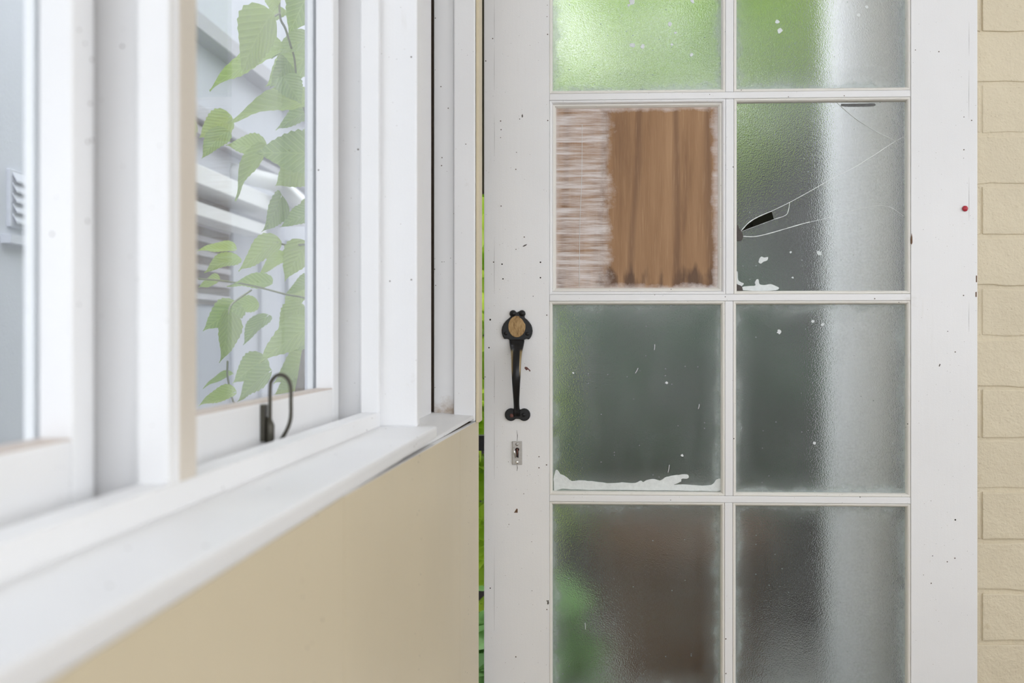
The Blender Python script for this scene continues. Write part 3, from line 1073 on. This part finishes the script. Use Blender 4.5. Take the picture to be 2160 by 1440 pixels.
outl = [(735, 272), (790, 238), (860, 222), (930, 226), (983, 268), (990, 330), (962, 385), (968, 432), (1040, 490), (1110, 570), (1165, 650), (1195, 740), (1206, 830),
        (1195, 920), (1165, 1000), (1120, 1068), (1080, 1090), (1040, 1075), (1000, 1075), (930, 1112), (918, 1180), (905, 1290), (560, 1290), (533, 1180), (512, 1112), (460, 1075), (400, 1072),
        (345, 1078), (300, 1000), (270, 900), (265, 800), (285, 700), (330, 610), (400, 520), (480, 450), (545, 395), (535, 360), (508, 320), (508, 268), (550, 230), (610, 222),
        (670, 240)]
hx, hz = DX(1090.5), DZ(770, 1090)
handle = empty('pull_handle', (hx, Y0, hz), label='black iron pull handle with a plugged thumb plate', parent=door)
prism('thumb_plate', list(reversed(cp(outl, 1040, 640, 14.4))), Y0 - 0.0050, Y0 + 0.0005, M_IRON, handle, bevel=0.0014)
# ears are rounder than the plate
for ex in (608, 880):
    c = cp([(ex, 305)], 1040, 640, 14.4)[0]
    dome('ear', (c[0], Y0 - 0.001, c[1]), 0.0062, 0.0072, M_IRON, handle)
# wooden plug: a lumpy disc with its top broken off
pc = cp([(728, 700)], 1040, 640, 14.4)[0]
ru, rv = 262 / 14.4 / F_PX * DOOR_Y, 325 / 14.4 / F_PX * DOOR_Y
pts = []
for i in range(28):
    a = 2 * pi * i / 28
    q = 1.0
    if 0.25 < a < 1.15:
        q = 0.90
    pts.append((pc[0] + ru * q * cos(a), pc[1] + rv * q * sin(a)))
prism('wooden_plug', pts, Y0 - 0.0066, Y0 - 0.002, M_PLUG, handle, bevel=0.0012, label='rough pale wooden plug')


def screw(c, r, mat, ang, y, parent):
    s = dome('screw', (c[0], y, c[1]), r, r * 0.45, mat, parent, 14)
    return s


for p in ((393, 905), (1040, 920)):
    screw(cp([p], 1040, 640, 14.4)[0], 0.0036, M_IRON, 0.4, Y0 - 0.0048, handle)
    screw(cp([p], 1040, 640, 14.4)[0], 0.0015, M_DARK, 0.4, Y0 - 0.0060, handle)
# grip: bowed bar lofted from rounded sections (half width, half thickness)
sec = [(0.000, 0.0132, 0.0030, -0.0040), (0.010, 0.0118, 0.0034, -0.0100), (0.020, 0.0098, 0.0042, -0.0200), (0.032, 0.0088, 0.0048, -0.0275), (0.050, 0.0081, 0.0050, -0.0330),
       (0.068, 0.0072, 0.0050, -0.0335), (0.086, 0.0061, 0.0048, -0.0305), (0.102, 0.0052, 0.0044, -0.0240), (0.114, 0.0051, 0.0042, -0.0150), (0.122, 0.0056, 0.0040, -0.0065),
       (0.130, 0.0062, 0.0032, -0.0030)]
ztopg = DZ(718, 1090)
v, f = [], []
nn = 18
ss = smooth_path([Vector((a, b, c)) for a, b, c, _ in sec], 4)
yy = smooth_path([Vector((a, d, 0)) for a, _, _, d in sec], 4)
for i, q in enumerate(ss):
    j0, j1 = max(i - 1, 0), min(i + 1, len(ss) - 1)
    tz, ty = -(ss[j1][0] - ss[j0][0]), (yy[j1][1] - yy[j0][1])
    l = sqrt(tz * tz + ty * ty)
    nz, ny = -ty / l, tz / l             # in-plane normal
    for k in range(nn):
        a = 2 * pi * k / nn
        cu, su = cos(a), sin(a)
        u = q[1] * math.copysign(abs(cu) ** 0.75, cu)
        w = q[2] * math.copysign(abs(su) ** 0.85, su) * (1.25 if su > 0 else 0.8)
        v.append((hx + u, Y0 + yy[i][1] + ny * w, ztopg - q[0] + nz * w))
for i in range(len(ss) - 1):
    for k in range(nn):
        f.append((i * nn + k, i * nn + (k + 1) % nn, (i + 1) * nn + (k + 1) % nn, (i + 1) * nn + k))
f += [tuple(range(nn)), tuple(range((len(ss) - 1) * nn, len(ss) * nn))]
mesh_obj('grip', v, f, M_GRIP, handle, smooth=True, label='black grip worn to brass along its edges')
# foot: two lobes with a waist
lobes = []
for (cx_, a0, a1) in ((1078, 55, 318), (1106, 222, 485)):
    for i in range(15):
        a = radians(a0 + (a1 - a0) * i / 14)
        lobes.append((DX(cx_) + 13.0 / F_PX * DOOR_Y * cos(a), DZ(874, 1090) + 13.4 / F_PX * DOOR_Y * sin(a)))
prism('foot_plate', lobes, Y0 - 0.0042, Y0 + 0.0005, M_IRON, handle, bevel=0.0013)
screw((DX(1079.5), DZ(876, 1090)), 0.0036, M_RUST, 0.6, Y0 - 0.0042, handle)
screw((DX(1104.5), DZ(874.5, 1090)), 0.0036, M_IRON, 0.6, Y0 - 0.0042, handle)
screw((DX(1104.5), DZ(874.5, 1090)), 0.0014, M_DARK, 0.6, Y0 - 0.0053, handle)

# ------------------------------------------------------------------ lock plate
lock = box('lock_plate', DX(1080.2), DX(1101.5), Y0 - 0.0022, Y0 + 0.0003, DZ(979.5, 1090), DZ(930, 1090), M_STEEL, door, bevel=0.0007, label='small dull steel lock plate with a painted-dark key slot')
kx, kz = DX(1091), DZ(947.5, 1090)
key = []
for i in range(13):
    a = radians(-50 + 280 * i / 12)
    key.append((kx + 0.0037 * cos(a), kz + 0.0032 * sin(a)))
key += [(kx - 0.0014, kz - 0.013), (kx + 0.0024, kz - 0.0145)]
prism('keyhole_shade', key, Y0 - 0.0025, Y0 - 0.002, M_DARK, lock)  # flat raised inlay, the shade inside the key slot painted dark
tube('key_flap', [(DX(1083.4), Y0 - 0.0035, DZ(942.5, 1090)), (DX(1085), Y0 - 0.0040, DZ(953, 1090)), (DX(1088.5), Y0 - 0.0035, DZ(965, 1090))], [0.0011, 0.0014, 0.0010], M_BRIGHT, lock, 8)
tube('tumbler', [(kx - 0.0002, Y0 - 0.0028, kz + 0.0015), (kx + 0.0004, Y0 - 0.0030, kz - 0.004), (kx - 0.0006, Y0 - 0.0028, kz - 0.011)], [0.0019, 0.0013, 0.0008], M_RUST, lock, 8)
for py, mt in ((936.5, M_STEEL), (974.5, M_BRIGHT)):
    s = dome('screw', (DX(1090.5), Y0 - 0.0021, DZ(py, 1090)), 0.0029, 0.0012, mt, lock, 14)
for a, b in ((907, 930), (979, 993)):
    tube('paint_crack', [(DX(1090.5), Y0, DZ(a, 1090)), (DX(1091.3), Y0 - 0.0001, DZ((a + b) / 2, 1090)), (DX(1090.8), Y0, DZ(b, 1090))], [0.00015, 0.00045, 0.00025], M_DARK, door, 5)
# screw holes as flat discs with their shade painted dark; chips in the stile
for px, py, r in ((1059, 557, 1.6), (1061, 588, 1.5), (1140, 553, 1.7), (1140, 585.5, 1.6), (1034, 674, 2.0), (1031.5, 733, 1.6), (1124.5, 624.5, 0.9), (1034, 1240, 1.3), (1096, 251, 1.0), (2015, 1096, 1.8),
                  (1967, 1172, 1.0)):
    rr = r / F_PX * DOOR_Y
    n = 10
    prism('hole_shade_disc', [(DX(px) + rr * cos(2 * pi * i / n), DZ(py, px) + rr * sin(2 * pi * i / n)) for i in range(n)], Y0 - 0.00012, Y0 + 0.0004, M_DARK, door)


def chip(px, py, pts, mat, dy=0.0002):
    prism('paint_chip', [(DX(px + a), DZ(py + b, px)) for a, b in pts], Y0 - dy, Y0 + 0.0006, mat, door)


chip(1110, 777, [(-4, -1), (-2, -4), (2, -3), (5, 0), (9, 4), (8, 7), (4, 2), (0, 4)], M_RUST)
chip(1923, 503, [(-2, 10), (-2, 0), (0, -12), (1.5, -2), (1.8, 8), (0, 13)], M_TERRA)
chip(1102, 244, [(-1, 4), (-2, 0), (0, -4), (1.2, 0), (1, 3)], M_OLDPUTTY)
chip(1108, 517.5, [(-6, 2), (-2, -1), (4, -3), (2, 0), (-3, 2.5)], M_OLDPUTTY, 0.0001)
chip(1156, 1269, [(-2, 4), (-1, -3), (1, -4), (2, 3), (0, 6)], M_OLDPUTTY)
chip(1088, 1078, [(-4, 3), (2, -6), (4, -5), (4, 3)], M_TERRA, 0.0001)
chip(1982, 770, [(-2, 2), (0, -3), (2, -2), (0, 3)], M_OLDPUTTY)
chip(2059.5, 588, [(-1, 7), (-1, -7), (1.4, -7), (1.4, 7)], M_TERRA)
chip(2058.5, 620, [(-1, 6), (-1, -4), (1.6, -5), (1.6, 6)], M_TERRA)
# latch bolt reaching from the door edge into the gap
box('latch_bolt', xl0 - 0.022, xl0 + 0.002, Y0 + 0.004, Y0 + 0.030, DZ(951, 1020), DZ(919, 1020), M_IRON, door, bevel=0.001)

# olive strip added behind the upper gap, its colour standing for the shading there
M_GAPSHADE = simple('olive_gap_shade', (0.10, 0.095, 0.055), 0.7, 0, 0.2, 60, 0.3)
box('trim_13', xl0 - 0.030, xl0 + 0.006, Y0 + DT + 0.002, Y0 + DT + 0.024, DZ(400, 1016), 2.09, M_GAPSHADE, kind='structure', bevel=0.001,
    label='olive strip painting the shading of the upper gap')

# red push pin stuck in the right stile
p = on_y(2035, 440, Y0)
pin = empty('push_pin', (p.x, Y0 - 0.0002, p.z), 'small red round push pin stuck in the white door stile', 'pin')
dome('pin_head', (p.x, Y0 - 0.0018, p.z), 0.0050, 0.0030, M_RED, pin, 20)
tube('pin_shaft', [(p.x, Y0 - 0.0022, p.z), (p.x, Y0 + 0.006, p.z)], 0.0006, M_STEEL, pin, 6)

# ================================================================== OUTSIDE
ground = box('ground', -6.0, 8.0, -4.0, 16.0, -0.20, -0.06, M_GROUND, kind='structure', label='grey concrete yard')

# ------------------------------------------------------------------ neighbouring house seen through the windows
XN = 1.70
house = empty('neighbour_house', W(XN + 0.2, 5.0, -0.06), 'lavender grey rendered house across the passage outside the windows', 'house')
wbox('house_wall', XN, XN + 0.25, -1.0, 14.0, -0.06, 3.3, M_STUCCO, house)


def hz_at(px, py, X=XN):
    s = wall_s(px, X)
    dep = s * cos(atan(175 / F_PX)) + X * sin(atan(175 / F_PX))
    return s, CAM_Z - (py - HORIZON) / F_PX * dep


# louvred vent
s0, zv0 = hz_at(14, 470)
s1 = wall_s(64, XN)
_, zv1 = hz_at(14, 362)
vent = wbox('vent_frame', XN - 0.012, XN + 0.005, s0, s1 + 0.12, zv0 - 0.01, zv1 + 0.01, M_STUCCO, house, bevel=0.004)
nl = 5
for i in range(nl):
    za = zv0 + (zv1 - zv0) * i / nl
    zb_ = za + (zv1 - zv0) / nl * 0.95
    v = [W(XN - 0.026, s0 + 0.01, za), W(XN - 0.026, s0 + 0.01, za + 0.006), W(XN - 0.026, s1 + 0.11, za), W(XN - 0.026, s1 + 0.11, za + 0.006),
         W(XN - 0.010, s0 + 0.01, zb_), W(XN - 0.010, s0 + 0.01, zb_ + 0.006), W(XN - 0.010, s1 + 0.11, zb_), W(XN - 0.010, s1 + 0.11, zb_ + 0.006)]
    mesh_obj('vent_slat', v, BOXF, M_STUCCO, vent)
wbox('vent_sill', XN - 0.03, XN + 0.005, s0 - 0.03, s1 + 0.14, zv0 - 0.06, zv0 - 0.035, M_STUCCO, house)
# screened window
sa, sb = wall_s(395, XN), wall_s(480, XN)
_, zw1 = hz_at(417, 365)
_, zw0 = hz_at(417, 640)
win = wbox('house_window', XN - 0.01, XN + 0.02, sa, sb, zw0, zw1, M_SCREEN, house, label='dark screened window')
nb = 9
for i in range(nb):
    z = zw0 + (zw1 - zw0) * (i + 0.5) / nb
    wbox('screen_slat', XN - 0.016, XN - 0.009, sa, sb, z - 0.012, z + 0.012, M_GUTTER, win)
# grey gutter bands and white awning rails, all running along the wall
for (pa, pb, th, dep, nm, mt, px0, px1) in ((217, 0, 0.060, 0.07, 'gutter', M_GUTTER, 380, 700), (262, 0, 0.035, 0.05, 'gutter', M_GUTTER, 380, 700), (20, 0, 0.07, 0.09, 'gutter', M_GUTTER, 330, 700),
                                            (345, 0, 0.075, 0.16, 'awning_rail', M_TRIMW, 380, 652), (424, 0, 0.055, 0.12, 'awning_rail', M_TRIMW, 380, 562)):
    Xr = XN - dep
    s, z = hz_at(417, pa, Xr)
    wbox(nm, Xr, XN + 0.01, wall_s(px0, Xr), wall_s(px1, Xr), z - th, z, mt, house, bevel=0.004)
Xr = XN - 0.2
s, z = hz_at(585, 387, Xr)
s2, z2 = hz_at(645, 440, Xr)
tube('awning_brace', [W(XN + 0.01, s - 0.05, z + 0.05), W(Xr, s, z), W(Xr, s2, z2)], 0.045, M_TRIMW, house, 6)
for px in (485, 545, 602):
    s = wall_s(px, XN)
    wbox('cover_strip', XN - 0.018, XN + 0.005, s, s + 0.10, -0.06, hz_at(485, 470)[1], M_STUCCO, house)

# ------------------------------------------------------------------ leaf shape
def leaf_mesh(name, seed):
    rr = random.Random(seed)
    ts = [0.0, 0.025, 0.06] + [0.06 + 0.86 * i / 17 for i in range(1, 18)] + [0.95, 1.0]
    last = len(ts) - 1
    us = [-1, -0.6, -0.25, 0, 0.25, 0.6, 1]
    v, f = [], []
    for i, t in enumerate(ts):
        w = 0.5 * (sin(pi * min(1, t * 1.02) ** 0.62)) ** 0.85 * (1 - 0.32 * t) * 1.12
        if t >= 0.78:
            w *= 1 - 0.50 * (t - 0.78) / 0.22
        if t >= 1.0:
            w = 0.0
        w = max(w, 0.002)
        ser = 1.0 + (0.045 if i % 2 else -0.05) * (1 if 2 < i < last - 1 else 0)
        for u in us:
            ww = w * (ser if abs(u) == 1 else 1.0)
            back = -0.10 * abs(u) ** 1.5 * (1 - t) ** 3          # heart-shaped base
            z = 0.16 * abs(u) * w - 0.20 * t * t + 0.025 * sin(9 * t + 3 * u + seed) * abs(u)
            v.append((u * ww, t + back, z))
    nu = len(us)
    for i in range(len(ts) - 1):
        for k in range(nu - 1):
            f.append((i * nu + k, i * nu + k + 1, (i + 1) * nu + k + 1, (i + 1) * nu + k))
    me = bpy.data.meshes.new(name)
    me.from_pydata(v, [], f)
    for p in me.polygons:
        p.use_smooth = True
    return me


def leaf_set(mat, tagname):
    out = []
    for i in range(3):
        me = leaf_mesh(tagname, i * 1.7)
        me.materials.append(mat)
        out.append(me)
    return out


LEAVES = {'n': leaf_set(M_LEAF, 'leaf'), 'p': leaf_set(M_LEAF, 'leaf'), 'd': leaf_set(M_LEAF, 'leaf')}

# ------------------------------------------------------------------ the leafy shrub right outside the far window
shrub_base = W(0.95, 2.35, -0.06)
shrub = empty('leafy_shrub', shrub_base, 'mulberry-like shrub with big serrated lime leaves right outside the far window', 'shrub')


def put_leaf(me, base, tip, width, flip=1.0, tilt=0.0, parent=None):
    d = tip - base
    ln = d.length
    y = d.normalized()
    view = (base - Vector((0, 0, CAM_Z))).normalized()
    x = y.cross(view).normalized()
    z = x.cross(y).normalized()
    tw = max(ln * 0.78, width)
    roll = acos(max(-1, min(1, width / tw))) * flip + tilt
    x2 = x * cos(roll) + z * sin(roll)
    z2 = -x * sin(roll) + z * cos(roll)
    if z2.z < 0:
        z2 = -z2
        x2 = -x2
    m = Matrix(((x2.x * tw, y.x * ln, z2.x * ln), (x2.y * tw, y.y * ln, z2.y * ln), (x2.z * tw, y.z * ln, z2.z * ln)))
    o = bpy.data.objects.new('leaf', me)
    COL.objects.link(o)
    o.parent = parent
    o.matrix_local = Matrix.Translation(base - world_loc(parent)) @ m.to_4x4()
    return o


LV = [  # base px, tip px, apparent width px, kind, depth
    (575, -18, 576, 27, 38, 'p', 1.95), (567, 38, 489, 153, 92, 'n', 1.90), (584, 108, 428, 163, 62, 'n', 2.10), (655, -25, 612, 66, 84, 'n', 2.20),
    (598, 22, 552, 45, 26, 'n', 2.25), (655, 80, 570, 107, 44, 'n', 2.15), (657, 116, 553, 170, 66, 'n', 2.25), (606, 132, 580, 182, 46, 'd', 2.05), (600, 166, 634, 212, 56, 'p', 1.98),
    (652, 212, 466, 228, 66, 'n', 2.15), (660, 232, 576, 262, 48, 'n', 2.25), (482, 248, 418, 290, 58, 'n', 2.35), (476, 278, 420, 325, 44, 'p', 2.30), (556, 312, 478, 298, 44, 'n', 2.3),
    (664, 326, 543, 314, 92, 'n', 2.15), (556, 318, 476, 410, 48, 'n', 2.2), (648, 345, 581, 394, 74, 'n', 2.25), (592, 418, 568, 488, 42, 'p', 2.15), (662, 448, 590, 468, 40, 'd', 2.4),
    (660, 275, 640, 320, 40, 'p', 2.3), (492, 526, 416, 516, 28, 'p', 2.35), (500, 545, 430, 562, 34, 'p', 2.3), (584, 512, 494, 560, 58, 'n', 2.1), (645, 516, 597, 584, 62, 'n', 2.1),
    (566, 598, 478, 588, 42, 'p', 2.45), (660, 592, 596, 612, 38, 'p', 2.45), (460, 590, 415, 600, 22, 'p', 2.5), (540, 640, 478, 650, 40, 'p', 2.5), (503, 648, 428, 686, 60, 'n', 2.35),
    (482, 664, 480, 762, 52, 'd', 2.05), (562, 668, 506, 716, 32, 'd', 2.5), (634, 646, 582, 702, 48, 'd', 2.5), (655, 690, 538, 749, 56, 'p', 1.95), (664, 706, 614, 736, 40, 'p', 2.05),
    (556, 758, 488, 802, 56, 'p', 2.5), (492, 828, 416, 844, 36, 'p', 2.1), (566, 786, 488, 838, 52, 'p', 2.4), (655, 755, 568, 800, 56, 'p', 2.5), (487, 790, 425, 808, 16, 'd', 2.3),
    (640, 800, 575, 825, 40, 'p', 2.5), (600, 540, 540, 572, 30, 'p', 2.5), (655, 425, 628, 470, 30, 'n', 2.5), (640, 610, 600, 660, 36, 'p', 2.55), (540, 30, 505, 20, 22, 'n', 2.5),
    # leaves hidden by the post or above the view, so that the shrub goes on
    (400, 250, 330, 300, 70, 'n', 2.3), (395, 520, 330, 560, 60, 'p', 2.3), (390, 700, 330, 740, 60, 'n', 2.4), (700, 200, 680, 290, 70, 'n', 2.3), (710, 420, 690, 500, 70, 'n', 2.3),
    (640, -120, 560, -60, 80, 'n', 2.1), (560, -170, 470, -110, 80, 'n', 2.2), (700, 620, 680, 700, 70, 'p', 2.3)]
for i, (a, b, c, d, w, kd, dp) in enumerate(LV):
    base = at_depth(a, b, dp)
    tip = at_depth(c, d, dp - random.uniform(-0.02, 0.05))
    put_leaf(LEAVES[kd][i % 3], base, tip, w / F_PX * dp, random.choice((-1, 1)), random.uniform(-0.15, 0.15), shrub)
stems = [[(592, -60, 2.1), (590, 30, 2.08), (602, 60, 2.1), (613, 96, 2.12), (622, 130, 2.15), (628, 205, 2.2), (645, 240, 2.25), (655, 330, 2.25), (652, 420, 2.3), (660, 560, 2.35), (655, 700, 2.4)],
         [(418, 588, 2.4), (470, 592, 2.4), (530, 602, 2.42), (600, 620, 2.42), (655, 636, 2.4), (665, 700, 2.4)],
         [(482, 664, 2.1), (490, 640, 2.2), (530, 612, 2.4)], [(480, 762, 2.1), (481, 800, 2.15), (500, 860, 2.3), (560, 900, 2.4)],
         [(556, 318, 2.2), (600, 335, 2.22), (655, 345, 2.25)], [(584, 512, 2.1), (615, 518, 2.12), (645, 516, 2.1), (660, 530, 2.3)],
         [(590, 28, 2.08), (578, 35, 1.95), (567, 40, 1.91)], [(655, 690, 1.96), (672, 690, 2.1), (662, 690, 2.4)]]
for st in stems:
    tube('twig', smooth_path([at_depth(*q) for q in st], 4), 0.0022, M_STEM, shrub, 6)
tube('trunk', smooth_path([shrub_base, shrub_base + Vector((0.02, 0.0, 0.35)), at_depth(600, 940, 2.42), at_depth(655, 700, 2.4)], 4), 0.011, M_BARK, shrub, 8)


# ------------------------------------------------------------------ bushes and trees in the yard
def foliage(name, parent, center, rad, n, size, mat, seed):
    """one crown of many leaves, nobody could count them"""
    rr = random.Random(seed)
    v, f = [], []
    shape = [(0, 0), (0.30, 0.16), (0.42, 0.42), (0.26, 0.76), (0, 1.0), (-0.26, 0.76), (-0.42, 0.42), (-0.30, 0.16)]
    for _ in range(n):
        while True:
            q = Vector((rr.uniform(-1, 1), rr.uniform(-1, 1), rr.uniform(-1, 1)))
            if q.length <= 1 and q.length > 0.25:
                break
        c = Vector(center) + Vector((q.x * rad[0], q.y * rad[1], q.z * rad[2]))
        y = Vector((rr.uniform(-1, 1), rr.uniform(-1, 1), rr.uniform(-0.9, 0.3))).normalized()
        x = y.cross(Vector((rr.uniform(-.5, .5), rr.uniform(-.5, .5), 1))).normalized()
        z = x.cross(y)
        s = size * rr.uniform(0.7, 1.3)
        b = len(v)
        for k, (a, t) in enumerate(shape):
            v.append(c + x * a * s + y * t * s + z * (abs(a) * 0.25 * s))
        f.append((b, b + 1, b + 2, b + 3, b + 4))
        f.append((b, b + 4, b + 5, b + 6, b + 7))
    return mesh_obj(name, v, f, mat, parent, kind='stuff', recalc=False)


def bush(name, base, center, rad, n, size, mat, seed, label, cat):
    r = empty(name, base, label, cat)
    base, center = Vector(base), Vector(center)
    tube('trunk', smooth_path([base, base.lerp(center, 0.45) + Vector((0.03, 0.02, 0)), center], 4), [0.022] * 8 + [0.012], M_BARK, r, 8)
    foliage('foliage', r, center, rad, n, size, mat, seed)
    return r


def yard(px, py, y):
    return on_y(px, py, y)


c = yard(1330, 0, 4.24)
bush('young_tree', (c.x, 4.24, -0.06), c, (0.80, 0.28, 0.92), 1500, 0.11, M_LIME, 1, 'bright lime leafy tree behind the frosted top left pane', 'tree')
c = yard(1035, 760, 2.95)
bush('leafy_bush', (c.x - 0.05, 2.95, -0.06), c, (0.20, 0.26, 0.70), 620, 0.09, M_LIME, 2, 'lime green bush showing in the gap between wall and door', 'bush')
c = yard(1110, 1400, 2.42)
bush('low_bush', (c.x, 2.42, -0.06), c, (0.15, 0.16, 0.17), 200, 0.09, M_BUSHL, 3, 'pale green low bush beside the bottom of the door', 'bush')
c = yard(1400, 830, 3.62)
bush('dark_shrub', (c.x, 3.62, -0.06), c, (0.55, 0.26, 0.55), 800, 0.10, M_BUSH, 4, 'dark green shrub standing behind the middle left pane', 'shrub')

# fence of dark boards closing the yard
fence = empty('board_fence', (0.6, 4.6, -0.06), 'dark brown board fence across the yard behind the door', 'fence')
xf = -0.95
i = 0
while xf < 4.6:
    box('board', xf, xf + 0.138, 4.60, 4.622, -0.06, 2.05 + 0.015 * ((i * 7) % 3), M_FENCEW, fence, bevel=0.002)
    xf += 0.145
    i += 1
for z in (0.35, 1.6):
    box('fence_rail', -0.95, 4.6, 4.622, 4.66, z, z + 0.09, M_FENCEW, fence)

# grey wall added right of the doorway, keeping sky light off the column
wall_skyblock = box('wall_skyblock', 1.12, 1.30, 2.03, 7.0, -0.06, 3.1, M_GREYWALL, kind='structure', label='grey wall added outside the door to block sky light from the column')
c = yard(1690, -110, 5.6)
bush('grey_green_tree', (c.x, 5.6, -0.06), c, (0.58, 0.40, 0.85), 900, 0.12, M_PALETREE, 9, 'grey green tree rising behind the dark fence', 'tree')

# white round column outside the right-hand panes
YC = 2.22
xc = DX(1818, YC)
rc = 76 / F_PX * YC
col = empty('porch_column', (xc, YC, -0.06), 'white round porch column behind the right hand panes', 'column')


def lathe(name, cx_, cy_, prof, mat, parent, n=40, **kw):
    v, f = [], []
    for r, z in prof:
        for k in range(n):
            a = 2 * pi * k / n
            v.append((cx_ + r * cos(a), cy_ + r * sin(a), z))
    for i in range(len(prof) - 1):
        for k in range(n):
            f.append((i * n + k, i * n + (k + 1) % n, (i + 1) * n + (k + 1) % n, (i + 1) * n + k))
    f += [tuple(range(n)), tuple(range((len(prof) - 1) * n, len(prof) * n))]
    return mesh_obj(name, v, f, mat, parent, smooth=True, **kw)


lathe('shaft', xc, YC, [(rc, 0.03), (rc, 2.50)], M_COLUMN, col)
lathe('base_ring', xc, YC, [(rc * 1.35, -0.06), (rc * 1.35, 0.0), (rc * 1.2, 0.03), (rc, 0.05)], M_COLUMN, col)
lathe('capital', xc, YC, [(rc, 2.46), (rc * 1.25, 2.52), (rc * 1.35, 2.58)], M_COLUMN, col)

# terracotta pot behind the bottom left pane
c = yard(1440, 1330, 2.92)
pot = empty('terracotta_pot', (c.x, 2.92, -0.06), 'large terracotta pot standing behind the bottom left pane', 'pot')
lathe('pot_body', c.x, 2.92, [(0.13, -0.06), (0.20, 0.45), (0.22, 0.62), (0.245, 0.63), (0.245, 0.72), (0.21, 0.72), (0.20, 0.66)], M_TERRA, pot)
lathe('soil', c.x, 2.92, [(0.199, 0.64), (0.199, 0.665)], M_SOIL, pot)
